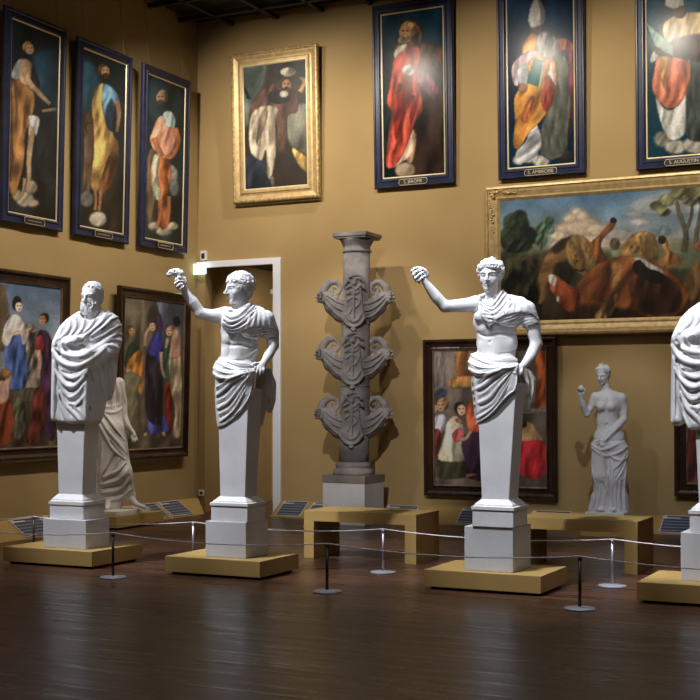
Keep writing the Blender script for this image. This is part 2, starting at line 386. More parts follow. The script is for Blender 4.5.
class Site:
    """where a carved figure stands: maps its small frame into the room"""
    def __init__(s, X, Y, root):
        d = depth_of(X, Y); s.S = FPX/d; s.u0 = px_of(X, Y, 1)[0]; s.X, s.Y = X, Y; s.root = root
        s.phi = YAW - math.atan((s.u0-350)/FPX)
    def uv(s, X, Y):
        dx, dy = X-s.X, Y-s.Y; c, sn = math.cos(s.phi), math.sin(s.phi)
        return s.u0+(dx*c+dy*sn)*s.S, (-dx*sn+dy*c)*s.S
    def pillar_box(s, V, x0, x1, y0, y1, w0, w1, grow=0, k=4, rnd=3, taper=0):
        u, v = s.uv((x0+x1)/2, (y0+y1)/2)
        V.rbox((u, v, (w0+w1)/2), ((x1-x0)/2*s.S+grow, (y1-y0)/2*s.S+grow, (w1-w0)/2), -s.phi, rnd, k, taper)
    def mesh(s, name, vol, m, parent=None):
        p, t, q = vol.verts() if isinstance(vol, Carve) else vol
        x = (p[:,0]-s.u0)/s.S; y = p[:,1]/s.S; z = EYE[2]+(HOR-p[:,2])/s.S
        c, sn = math.cos(s.phi), math.sin(s.phi)
        W = np.stack([s.X+x*c-y*sn, s.Y+x*sn+y*c, z], 1) - np.array(s.root.location)
        # w points down, so the frame is mirrored: orient faces outward
        if len(q):
            nrm = np.cross(W[q[0][1]]-W[q[0][0]], W[q[0][3]]-W[q[0][0]])
        me = bpy.data.meshes.new(name)
        nq, nt = len(q), len(t); me.vertices.add(len(W)); me.vertices.foreach_set('co', W.astype(np.float32).ravel())
        loops = np.concatenate([q.ravel(), t.ravel()]).astype(np.int32); me.loops.add(len(loops)); me.loops.foreach_set('vertex_index', loops)
        me.polygons.add(nq+nt); me.polygons.foreach_set('loop_start', np.concatenate([np.arange(nq)*4, nq*4+np.arange(nt)*3]).astype(np.int32))
        me.update(calc_edges=True); me.validate()
        # outward test: signed volume
        a, b, c_, d_ = (W[q[:,i]] for i in range(4)) if nq else (None,)*4
        vol6 = (np.einsum('ij,ij->i', a, np.cross(b, c_)).sum() + np.einsum('ij,ij->i', a, np.cross(c_, d_)).sum())
        if vol6 < 0: me.flip_normals()
        me.polygons.foreach_set('use_smooth', [True]*len(me.polygons)); me.materials.append(m)
        o = bpy.data.objects.new(name, me); COL.objects.link(o); o.parent = parent or s.root
        return o

def axes(yaw, pitch=0, roll=0):
    """columns: right, forward(face), up in (u,v,w); yaw>0 turns the face to the viewer's left"""
    R = Matrix.Rotation(0,3,'Z')
    # base: right=+u, forward = -v, up = -w
    cy, sy = math.cos(yaw), math.sin(yaw)
    f = np.array([-sy, -cy, 0.]); r = np.array([cy, -sy, 0.]); u = np.array([0,0,-1.])
    cp, sp = math.cos(pitch), math.sin(pitch)     # pitch>0 looks down
    f, u = f*cp-u*sp, u*cp+f*sp
    cr, sr = math.cos(roll), math.sin(roll)
    r, u = r*cr+u*sr, u*cr-r*sr
    return r, f, u
class Head:
    def __init__(s, c, hh, yaw, pitch=0, roll=0):
        s.c = np.array(c, float); s.h = hh; s.r, s.f, s.u = axes(yaw, pitch, roll)
        s.rot = [s.r, s.f, s.u]
    def p(s, x, y, z): return tuple(s.c + s.h*(x*s.r+y*s.f+z*s.u))
    def ell(s, V, c, r, k=.06, cut=False): V.ell(s.p(*c), [a*s.h for a in r], k*s.h, s.rot, cut)
    def line(s, V, pts, rs, k=.04, cut=False):
        V.line([s.p(*q) for q in pts], [a*s.h for a in (rs if hasattr(rs,'__len__') else [rs]*len(pts))], k*s.h, cut)
    def face(s, V, female=False, open_eyes=True):
        E, L = s.ell, s.line
        E(V, (0,-.07,.13), (.315,.42,.355), .02)
        E(V, (0,.10,-.06), (.275,.285,.35), .12)
        E(V, (0,.08,-.25), (.235,.25,.18), .10)
        E(V, (0,.265,-.40), (.125,.09,.08), .08)
        L(V, [(-.20,.30,.085),(-.1,.365,.065),(0,.385,.05),(.1,.365,.065),(.20,.30,.085)], .034, .05)
        E(V, (.135,.405,.01), (.10,.14,.070), .035, True); E(V, (-.135,.405,.01), (.10,.14,.070), .035, True)
        for q in (-1,1):
            E(V, (q*.128,.265,.008), (.070,.07,.050), .015)
            L(V, [(q*.06,.35,.008),(q*.125,.372,.042),(q*.20,.315,.010)], .016, .015)
            L(V, [(q*.065,.345,.0),(q*.125,.352,-.03),(q*.195,.312,-.005)], .013, .015)
            E(V, (q*.165,.215,-.13), (.095,.10,.09), .08)
            E(V, (q*.048,.415,-.15), (.034,.045,.03), .03)
            E(V, (q*.285,-.03,-.03), (.035,.06,.095), .03)
            E(V, (q*.300,-.01,-.02), (.02,.025,.05), .01, True)
        L(V, [(0,.375,.06),(0,.43,-.04),(0,.495,-.135)], [.030,.036,.048], .03)
        E(V, (0,.40,-.195), (.025,.03,.02), .03)
        L(V, [(-.085,.345,-.252),(-.03,.40,-.232),(0,.405,-.236),(.03,.40,-.232),(.085,.345,-.252)], [.015,.026,.024,.026,.015], .02)
        L(V, [(-.07,.345,-.268),(0,.395,-.288),(.07,.345,-.268)], [.018,.032,.018], .02)
        L(V, [(-.095,.36,-.258),(0,.425,-.258),(.095,.36,-.258)], .010, .012, True)
        L(V, [(-.06,.36,-.325),(0,.375,-.33),(.06,.36,-.325)], .014, .03, True)
    def hair(s, V, curls=120, r=(.045,.07), cap=(.345,.45,.385), low=-.05, fringe=.2, seed=3, crown_smooth=False, nape=-.30, dots=True):
        E, L = s.ell, s.line; g = np.random.default_rng(seed)
        E(V, (0,-.09,.15), cap, .02)
        E(V, (0,-.23,-.10), (.27,.24,.26), .10)
        # open the face
        E(V, (0,.40,-.10), (.31,.36,.33), .03, True); E(V, (0,.16,-.42), (.36,.34,.30), .03, True)
        made = 0; tries = 0; pos = []
        while made < curls and tries < 6000:
            tries += 1
            d = g.normal(size=3); d /= np.linalg.norm(d)
            p = np.array([d[0]*cap[0], d[1]*cap[1]-.09, d[2]*cap[2]+.15])
            if p[2] < nape: continue
            if p[1] > .12 and p[2] < fringe+.02: continue
            if p[1] > -.05 and p[2] < low: continue
            if p[2] < -.05: p[0] *= .8; p[1] = -.09+(p[1]+.09)*.9
            if crown_smooth and p[2] > .42 and g.random() < .85: continue
            if any(np.linalg.norm(p-q) < r[0]*1.35 for q in pos): continue
            pos.append(p); made += 1; rr = g.uniform(*r)
            t = np.cross(d, g.normal(size=3)); t /= np.linalg.norm(t); b = np.cross(d, t)
            pts = [tuple(p + rr*1.0*(math.cos(a)*t+math.sin(a)*b)*(1-.13*i) + d*rr*.25*i*.5) for i, a in enumerate(np.linspace(0, 4.6, 5))]
            L(V, pts, [rr*.55]*4+[rr*.4], .012)
        if dots:
            for p in pos[::2]:
                d = p-np.array([0,-.09,.12]); d /= np.linalg.norm(d); q = p+d*r[1]*.35
                E(V, tuple(q), (r[0]*.42,)*3, .01, True)

def limb(V, pts, rs, k=3): V.line(pts, rs, k)
def fingers(V, lst, r=1.15, k=.5):
    for f in lst: V.line(f, [r, r*.97, r*.9, r*.78][:len(f)] if len(f) <= 4 else r, k)

# ---------------------------------------------------------------- herm supports (square tapering pillars)
def herm_pillar(root, bot, top, z0, zmould, zshaft, ztop, m='marble', name='pillar', e=.062):
    """bot/top: (x0,x1,y0,y1) of the pillar; moulding between z0 and zshaft"""
    L0 = root.location
    def fr(name, rings, mm, bev=0):
        bm = frustum_bm([(z-L0.z, a-L0.x, b-L0.x, c-L0.y, d-L0.y) for (z,a,b,c,d) in rings])
        if bev: bmesh.ops.bevel(bm, geom=bm.edges[:], offset=bev, segments=2, affect='EDGES', profile=.6)
        return from_bm(name, bm, M[mm], root)
    x0,x1,y0,y1 = bot
    g = lambda q: (x0-q, x1+q, y0-q, y1+q)
    fr('base_block', [(z0, *g(e)), (zmould, *g(e))], m, .006)
    hz = zshaft-zmould
    fr('base_moulding', [(zmould, *g(e-.008)), (zmould+hz*.12, *g(e+.008)), (zmould+hz*.38, *g(e+.008)), (zmould+hz*.45, *g(e-.012)), (zmould+hz*.55, *g(e-.014)), (zmould+hz*.8, *g(.022)), (zshaft, *g(.002))], m)
    fr(name, [(zshaft-.002, *bot), (ztop, *top)], m, .007)

def statue_root(name, X, Y, z, label): return empty(name, (X, Y, z), label, 'statue')
# ================================================================ statue 3 : young man, arm raised, in front of the kneeling scene
def youth(X, Y, z0, label, C, pillar):
    root = statue_root('marble_statue', X, Y, z0, label); st = Site(X, Y, root)
    B = Carve(C['lo'], C['hi'], .62)
    C['body'](B)
    B.snap()
    C['detail'](B)
    st.mesh('body', B, M['marble'])
    H = Carve(C['hlo'], C['hhi'], .5); C['hair'](H); st.mesh('hair', H, M['marble_hair'])
    D = B.copyvol()
    C['mantle'](D, st); 
    E_ = Carve(C['dlo'], C['dhi'], .6); C['hip'](E_, st); st.mesh('hip_drapery', E_, M['marble'])
    G = Carve(C['tlo'], C['thi'], .7); C['tail'](G); st.mesh('hanging_cloth', G, M['marble_warm'])  # same white stone; the browner tone is shade put into the cloth's colour
    herm_pillar(root, *pillar)
    return root
def spread(V, a, b, n, sag, r, k=1.3, lift=0, jitter=.6, seed=1, cutr=None):
    """n folds between two sides; a, b: lists of end points to interpolate"""
    g = np.random.default_rng(seed)
    def lerp(P, t):
        x = t*(len(P)-1); i = min(int(x), len(P)-2); f = x-i
        return (P[i][0]*(1-f)+P[i+1][0]*f, P[i][1]*(1-f)+P[i+1][1]*f)
    for i in range(n):
        t = (i+.5)/n; p = lerp(a, t); q = lerp(b, t); s_ = sag(t) if callable(sag) else sag
        m1 = (p[0]*.66+q[0]*.34, p[1]*.66+q[1]*.34+s_*.9); m2 = (p[0]*.33+q[0]*.67, p[1]*.33+q[1]*.67+s_*.9)
        jj = g.uniform(-jitter, jitter, 4)
        V.fold([p, (m1[0]+jj[0], m1[1]+jj[1]), (m2[0]+jj[2], m2[1]+jj[3]), q], r*g.uniform(.8,1.2), k, lift)
        if cutr and i < n-1:
            t2 = (i+1.0)/n; p = lerp(a, t2); q = lerp(b, t2)
            m1 = (p[0]*.66+q[0]*.34, p[1]*.66+q[1]*.34+s_*.9); m2 = (p[0]*.33+q[0]*.67, p[1]*.33+q[1]*.67+s_*.9)
            V.fold([p, m1, m2, q], cutr, .6, -.2, cut=True)

def h3_body(B):
    B.ell((495,0,322),(22,13.5,19),0).ell((497,1,343),(20.5,13,22),6).ell((493,1,363),(23.5,14.5,14),6)
    B.ell((485,-9.5,317),(11,5,7),3).ell((505,-9.5,317),(11,5,7),3)
    B.cone((494,2,302),(492,1,290),8.6,8.0,4)
    B.cone((493,2,303),(477,1,303),6.5,7.2,5).cone((495,2,302),(524,1,309),6.5,8,5)
    limb(B,[(474,0,304),(458,-2,305.6),(445.5,-4,306.3)],[7.6,6.6,5.9],4)
    limb(B,[(445,-4,306),(437,-7,297.5),(430,-10,288),(425.3,-12,281)],[5.7,5.9,4.5,3.4],2)
    limb(B,[(527,1,310),(533,2,328),(536,2,344)],[8.6,7.4,6.0],4)
    limb(B,[(536,2,344),(530,-5,357),(523,-11,366)],[5.9,5.4,3.6],2)
    # fist of the raised hand
    B.ell((420.5,-11,275.5),(5.0,4.2,5.4),2)
    fingers(B,[[(421,-13.5,268.5),(416,-16,268.6),(412.8,-16.5,271.5),(413.6,-15,275)],
               [(423.5,-14,270.5),(417.8,-17,272),(414.3,-17.3,275.6),(415.3,-15.5,279)],
               [(425,-14,272.8),(420.5,-17,275.2),(416.6,-17.2,279.0),(417.4,-15.5,282)],
               [(426,-13.5,275.6),(423,-16.2,278.4),(420,-16.4,281.2),(420.2,-15,283)]], 1.55)
    fingers(B,[[(426.5,-12,280),(428.4,-14.5,275.5),(426.6,-16,271.5),(423.2,-16,268.6)]], 1.7)
    # lower hand gripping the cloth
    B.ell((518.5,-12,369),(4.2,3.4,4.6),2)
    fingers(B,[[(519.5,-14,371),(517.5,-15.5,374),(515.8,-15,376.3)],[(517.2,-14.5,370.4),(514.5,-16,373),(513.4,-15.5,375.4)],
               [(516,-14,368.6),(512.6,-15.6,371),(511.6,-15,373.4)],[(515.4,-13.5,367),(511.4,-15,368.8),(510.2,-14.5,371)],
               [(521.5,-13,368),(521.3,-15.5,372),(519.8,-15.5,375.6)]], 1.4)
    Head((490.5,-1,275.6), 33.0, math.radians(14), .06, 0).face(B)
def h3_detail(B):
    B.fold([(490,323),(490,333),(489.8,341)],.9,2.5,0,cut=True)
    B.ell((489.8,B.at(489.8,342.6)+.2,342.6),(1.3,1.8,1.5),1,cut=True)
    B.fold([(479,333),(484,336),(489,337),(497,334),(506,334.5),(515,335)],.9,3,0,cut=True)
    B.fold([(477,349),(481,354),(486,358)],1.0,3,0,cut=True); B.fold([(501,354),(508,352),(516,350)],1.0,3,0,cut=True)
    for u in (484.5,496): B.ell((u,B.at(u,328)+3.2,328.5),(4.6,4,4),2.5); 
    for u in (484.5,496): B.ell((u,B.at(u,350)+3.4,348),(6,4.4,7),3)
    B.ell((509,B.at(509,344)+4,344),(6,5,7),3)
def h3_hair(H):
    h = Head((490.5,-1,275.6), 33.0, math.radians(14), .06, 0)
    h.hair(H, 90, (.052,.075), (.365,.455,.375), -.16, .24, 5, True, -.36)
    for i,a in enumerate(np.linspace(-1.45,1.45,12)):   # wreath of locks over the brow
        x = .345*math.sin(a); y = .36*math.cos(a)*.95-.02+(.04 if abs(a)<.8 else 0); z = .245+.05*math.cos(a*1.0)-(.10 if abs(a)>1.1 else 0)
        pts = [h.p(x+.05*math.cos(t), y+.04*math.sin(i), z+.055*math.sin(t)) for t in np.linspace(i, i+4.4, 6)]
        H.line(pts, [.034*33]*6, .5)
        H.ell(h.p(x, y+.05, z), (1.0,1.4,1.0), .3, cut=True)
    for a in np.linspace(-2.6,2.6,15):
        H.line([h.p(.06*math.sin(a),-.02+.05*math.cos(a),.55),h.p(.24*math.sin(a),-.05+.28*math.cos(a),.47),h.p(.33*math.sin(a),-.06+.38*math.cos(a),.33)],[.25,.55,.5],.3,True)
def h3_mantle(D, st):
    U = D.copyvol()
    low = [(494,321),(504,315),(519,310),(534,313),(539.5,323),(528,326.6),(519,327.5),(509,327),(500,325.4)]
    D.clip_poly(low, 2.0, 1.2); D.snap()
    spread(D,[(497,321),(500,325)],[(517,313),(519,326)],4,1.2,1.3,1,0,.4,3,.7)
    spread(D,[(519,314),(519,326)],[(535,312),(539,322)],4,-.5,1.2,1,0,.4,4,.6)
    up = [(503.5,288),(512,291),(521,295),(528,302),(534,311),(539,321),(531,315),(522,313.4),(513,314.6),(505,317),(497,321),(490,326),(485,322.5),(481,316.5),(478.6,308),(478,301),(480,296.5),(485,297.2),(487.5,300),(491.5,302.2),(496,299.5),(500,294)]
    U.clip_poly(up, 3.6, 1.2); U.snap()
    for i,(a,b,c,d) in enumerate([((481.5,299.5),(487,305),(493,306.4),(502,291.5)),((481,303),(487,309.5),(494,309.6),(506,292.5)),((480.5,307),(487,314),(496,313),(511,295)),((481.5,312),(488,318.5),(498,316.5),(514,301)),((484,317.5),(489,322.6),(500,317.8),(512,310))]):
        U.fold([a,b,c,d],1.15,1.0,.1)
    for a,b in [((481,301.5),(504.5,292)),((481,305.5),(508,294)),((481.5,310),(512,298)),((483.5,315.5),(513,305))]:
        m = ((a[0]+b[0])/2-3, max(a[1],b[1])+5.5); U.fold([a,(m[0]-4,m[1]-1),(m[0]+3,m[1]),b],1.0,.5,.3,cut=True)
    for p,q in [((508,296),(506.5,313)),((513,296),(513,311.5)),((518,298),(520,311)),((523,301),(527,311.5)),((528,306),(534,313))]:
        U.fold([p,((p[0]+q[0])/2+.8,(p[1]+q[1])/2),q],1.05,1.2,.1)
    B_ = U.at(481.5,296.5); U.ell((481.5,B_,297),(3.4,3,2.6),1).ell((484.2,B_-.5,295.6),(2.2,2.2,1.9),.6).ell((479.6,B_-1,299.6),(2,2,2),.6)
    D.union(U, .4)
    st.mesh('mantle', D, M['marble'])
def hip_common(E, poly, base, rolls, fans, edge):
    base(E); E.clip_poly(poly, .0, 1.6); E.snap()
    for pts, r in rolls: E.fold(pts, r, 1.3, -r*.25)
    E.snap()
    for pts, r in rolls:
        for off in (-.35,.45): E.fold([(p[0],p[1]+off*r) for p in pts], .6, .5, 0, cut=True)
    for pts, r in fans: E.fold(pts, r, 1.0, -.1)
    E.snap()
    for a, b in zip(fans[:-1], fans[1:]):
        n = min(len(a[0]), len(b[0])); E.fold([((a[0][i][0]+b[0][i][0])/2,(a[0][i][1]+b[0][i][1])/2) for i in range(n)], 1.15, .5, .2, cut=True)
    for pts, r in edge: E.fold(pts, r, .8, .3)
    c_ = np.array([np.mean([p[0] for p in poly]), np.mean([p[1] for p in poly])])
    E.clip_poly([tuple(c_+(np.array(p)-c_)*1.03) for p in poly], .0, .8)
def h3_hip(E, st):
    def base(V):
        V.ell((492.5,-1,364),(25,20,17),0); V.cone((478.5,-6,376),(479.5,-4,416),7.5,4.5,4); st.pillar_box(V,6.60,6.955,-5.80,-5.50,366,432,2.4,10,4,.055)
    poly = [(468.5,357),(473,351),(480,353),(492,357.5),(505,357),(514,355),(518,359),(518,368),(516,377),(516.5,390),(510,393.5),(504,399),(497,408),(489,416),(481,421.5),(476,424.6),(474,415),(472,404),(471,392),(471,378),(468.4,370)]
    rolls = [([(470,369),(478,373.5),(488,373),(500,369.5),(512,368),(517,366)],3.2),([(469.5,362),(477,367),(489,369),(499,367.5)],2.6),
             ([(472,355),(479,360),(488,363.5),(501,366),(514,365)],2.9),([(481,357),(492,360.5),(505,361),(516,360)],2.6)]
    fans = [([(500,371),(490,374),(480,380),(473,382.5)],1.5),([(506,372),(494,377.5),(483,386),(473,391)],2.3),([(508,373),(497,382),(486,392),(474,397.5)],1.2),([(510,374),(500,385),(489,398),(475,405)],2.5),
            ([(511.5,374.5),(502,389),(491,404),(476,411)],1.3),([(513,375),(504,391),(494,407),(478,418)],2.2),([(513.5,375),(507,391),(497,407),(484,419)],1.2),([(514,375),(510,389),(503,401),(492,412.5)],2.0),
            ([(515,375.5),(513,386),(508,396),(502,403)],1.2),([(515.8,376),(515,384),(513,392)],1.9)]
    hip_common(E, poly, base, rolls, fans, [([(476,424),(489,415.5),(500,403.6),(509,394),(516,390.4)],1.0)])
def h3_tail(G):
    G.line([(521,4,367),(525,9,378),(527,10,395),(527,9,409)],[3.5,5.5,6.2,3.5],2); G.line([(527,10,368),(532,12,380),(532,11,400)],[3,4,3],2); G.snap()
    for p in [[(522,370),(521.5,385),(523,408)],[(526,369),(528,385),(526,409)],[(530,372),(533,384),(531,404)],[(524,390),(529,398),(530,411)]]: G.fold(p,1.4,.8,0)
    G.ell((529,3,398),(2,4,5),.6,cut=True)
youth(6.72,-5.58,.55,'white marble half-nude youth facing forward with raised arm, before the kneeling scene painting',
 dict(lo=(405,-34,252),hi=(545,26,384),body=h3_body,detail=h3_detail,hlo=(466,-30,250),hhi=(516,26,306),hair=h3_hair,mantle=h3_mantle,
  dlo=(462,-40,344),dhi=(530,40,430),hip=h3_hip,tlo=(512,-8,358),thi=(542,26,418),tail=h3_tail),
 ((6.64,6.885,-5.79,-5.54),(6.60,6.955,-5.80,-5.56),.55,.685,.785,1.78))

# ================================================================ statue 2 : young man in profile, before the doorway
def h2_body(B):
    B.ell((240,0,329),(20,13,18),0).ell((240,1,348),(19,13,20),6).ell((235,1,366),(20.5,14,13),6)
    B.ell((231,-9.5,323),(10,5,7),3)
    B.cone((243,2,312),(241,1,298),7.6,6.8,4).cone((243,2,313),(226,1,314),6.5,6.8,5).cone((245,2,311),(265,1,318),6.5,7.6,5)
    limb(B,[(224,0,315),(212,-2,316),(200.5,-4,314)],[7.3,6.2,5.6],4)
    limb(B,[(200.5,-4,313.5),(193,-6,303),(188,-8,296),(184.5,-10,289.5)],[5.4,6.0,4.6,3.3],2)
    limb(B,[(267,1,319),(272.5,3,332),(273,3,345)],[7.8,6.8,6.0],4); limb(B,[(273,3,345),(269,-4,354),(263.5,-11,363)],[5.6,5.0,3.3],2)
    B.ell((181.5,-11,284.5),(4.6,3.8,4.6),2)
    fingers(B,[[(184,-13,281),(180,-15.5,279.6),(177,-15.6,281.6),(177.4,-14,284.6)],[(184,-13.5,283),(179.5,-16,283),(176.4,-16,285.4),(177.6,-14.5,288)],
               [(184.5,-13,285.4),(181,-16,286.4),(178.4,-15.8,288.4),(179.6,-14.5,290.4)],[(185,-12.5,287.4),(183.4,-15.2,289),(181.2,-15,290.8),(182,-14,291.6)],
               [(186,-11,288),(187,-13,284),(185.5,-13.5,280),(183,-13,277.6)]],1.45)
    B.line([(170,-12,276.2),(173,-13,274.6),(178,-12.5,273.8),(181,-12,275.4),(182.5,-12,280)],[2.2,3.6,3.8,4.2,3.0],1).ell((175.5,-14,272.6),(2.2,2,1.6),.8)   # the horn he holds
    B.ell((171.5,-15.8,275.4),(1.1,1.4,.9),.3,cut=True).ell((176,-16,273.4),(.9,1.4,1.3),.3,cut=True)
    B.ell((261,-12,366.5),(4.4,3.2,4.2),2)
    fingers(B,[[(263,-13.5,367),(263.5,-15,370),(263,-14.6,373)],[(260.6,-14,367.6),(260.6,-15.6,371),(260,-15,374)],[(258,-14,367),(257.4,-15.4,370.4),(256.6,-15,373.4)],
               [(256.2,-13.5,366),(254.6,-15,368.6),(253.6,-14.6,371.4)],[(258.5,-13,363.5),(254.5,-14.6,363.8),(251.8,-14.6,365.6)]],1.35)
    Head((238.5,-1,289), 31.5, math.radians(62), .05, 0).face(B)
def h2_detail(B):
    B.fold([(231,336),(229.5,346),(229,354)],.8,2.5,0,cut=True)
    B.fold([(226,343),(232,346),(240,345),(250,346)],.8,3,0,cut=True); B.fold([(237,361),(247,358),(256,352)],1.,3,0,cut=True)
    for u,w in ((227.5,339),(237,338),(226.5,353),(238,353)): B.ell((u,B.at(u,w)+3.4,w),(5,4,6),3)
def h2_hair(H):
    h = Head((238.5,-1,289), 31.5, math.radians(62), .05, 0)
    h.hair(H, 190, (.048,.068), (.36,.455,.385), -.14, .22, 11, False, -.42)
def h2_mantle(D, st):
    U = D.copyvol()
    low = [(240,332),(250,326),(264,324),(274,327),(279,338),(270,337.4),(266,338.4),(258,339.6),(250,339),(243,336.4)]
    D.clip_poly(low, 2.0, 1.2); D.snap()
    spread(D,[(242,333),(244,337)],[(259,328),(259,338)],4,1.2,1.25,1,0,.4,3,.7)
    spread(D,[(260,327),(262,338)],[(272,326),(278,336)],4,-.4,1.15,1,0,.4,4,.6)
    up = [(250,302.5),(256,304),(263,308),(269,315),(274,324),(277.5,331),(271,327),(262,326),(254,327.6),(247,330),(240,333),(232,334),(225,330.5),(222.4,324),(222.6,316),(226,311.4),(231,310.6),(234,313.2),(238,312.2),(244,306)]
    U.clip_poly(up, 3.4, 1.2); U.snap()
    for p in [[(225,315),(230,318),(238,316),(250,304.5)],[(224,319),(230,323),(241,319),(254,305.5)],[(224,324),(231,328),(242,322),(256,309)],[(227,330),(236,330),(246,325),(256,314)]]: U.fold(p,1.1,1.0,.1)
    for p in [[(225,317),(231,320.6),(240,317.6),(252,305)],[(224,321.6),(231,325.6),(242,320.6),(255,307)],[(226,327.4),(234,329),(244,323.6),(256,311.6)]]: U.fold(p,1.0,.5,.3,cut=True)
    for p,q in [((256,309),(252,327)),((259.5,310),(258,326)),((264,313),(264,325)),((268.5,317),(270,326)),((250,313),(246,329))]: U.fold([p,((p[0]+q[0])/2+.6,(p[1]+q[1])/2),q],1.0,1.2,.1)
    U.fold([(243.5,315.6),(250,312.5),(257,308.6)],.8,.6,-.4,cut=True)
    v = U.at(231,312); U.ell((230,v,311.4),(3,2.6,2.2),1)
    D.union(U, .4); st.mesh('mantle', D, M['marble'])
def h2_hip(E, st):
    def base(V):
        V.ell((234,-1,370),(22.5,19,15),0); V.cone((222.5,-6,380),(222.5,-4,420),7.5,5,4); st.pillar_box(V,4.05,4.385,-5.91,-5.60,372,436,2.4,10,4,.055)
    poly = [(213,370),(214,364),(219,359),(225,357.4),(233,361),(244,361),(254,359),(257,365),(255.5,374),(253.6,384),(254,396),(250,399),(246,403.6),(241,411),(234,418),(226,424.4),(218,428),(216.6,420),(215.6,408),(214.8,392),(215.4,380),(213,376)]
    rolls = [([(214.5,374),(221,378),(231,378),(242,374.5),(253,372)],3.0),([(214.5,368),(221,372),(231,374),(240,372.5)],2.5),
             ([(217,362),(224,366.5),(232,369.5),(243,371.5),(253,370)],2.6),([(228,362.5),(238,365.5),(247,366),(255,365)],2.4)]
    fans = [([(239,375.6),(230,379),(222,384.6),(217,387)],1.3),([(244,376.6),(233,382),(224,390),(217.6,395)],2.2),([(246,377),(236,386),(227,396),(218,401)],1.1),([(248,377.6),(239,389),(229,401.6),(218.6,408)],2.3),
            ([(249.6,378),(241,392),(231,407),(219.4,414)],1.2),([(250.6,378),(243,395),(234,411),(221,421)],2.1),([(251.4,378),(246,393),(238,408),(227,421)],1.1),([(252,378.6),(248.6,392),(243,403),(235,414)],1.9),
            ([(253,379),(251.4,389),(247.6,398),(243,405)],1.1),([(254,379),(253.6,388),(252,396)],1.7)]
    hip_common(E, poly, base, rolls, fans, [([(219,427.6),(230,421),(240,411.6),(247,402.6),(253.4,398)],.9)])
def h2_tail(G):
    G.line([(261,6,370),(262,9,388),(261,9,408),(260,8,424)],[4.5,6.5,5.5,3.2],2); G.line([(268,6,372),(272,9,384),(272,10,400),(270,10,410)],[4,4.5,4,3],2); G.snap()
    for p in [[(258,375),(257.5,395),(258.5,422)],[(262,374),(263,395),(261,424)],[(266,374),(267.5,392),(265,410)],[(269,372),(275,384),(271,406)],[(271,376),(270,392),(273,408)]]: G.fold(p,1.4,.8,0)
youth(4.17,-5.72,.505,'white marble half-nude young man in profile with raised arm, standing before the doorway',
 dict(lo=(162,-34,264),hi=(284,26,384),body=h2_body,detail=h2_detail,hlo=(214,-28,264),hhi=(262,26,314),hair=h2_hair,mantle=h2_mantle,
  dlo=(207,-40,350),dhi=(266,40,434),hip=h2_hip,tlo=(248,-8,362),thi=(282,26,432),tail=h2_tail),
 ((4.075,4.345,-5.905,-5.69),(4.05,4.385,-5.91,-5.65),.505,.64,.735,1.74))
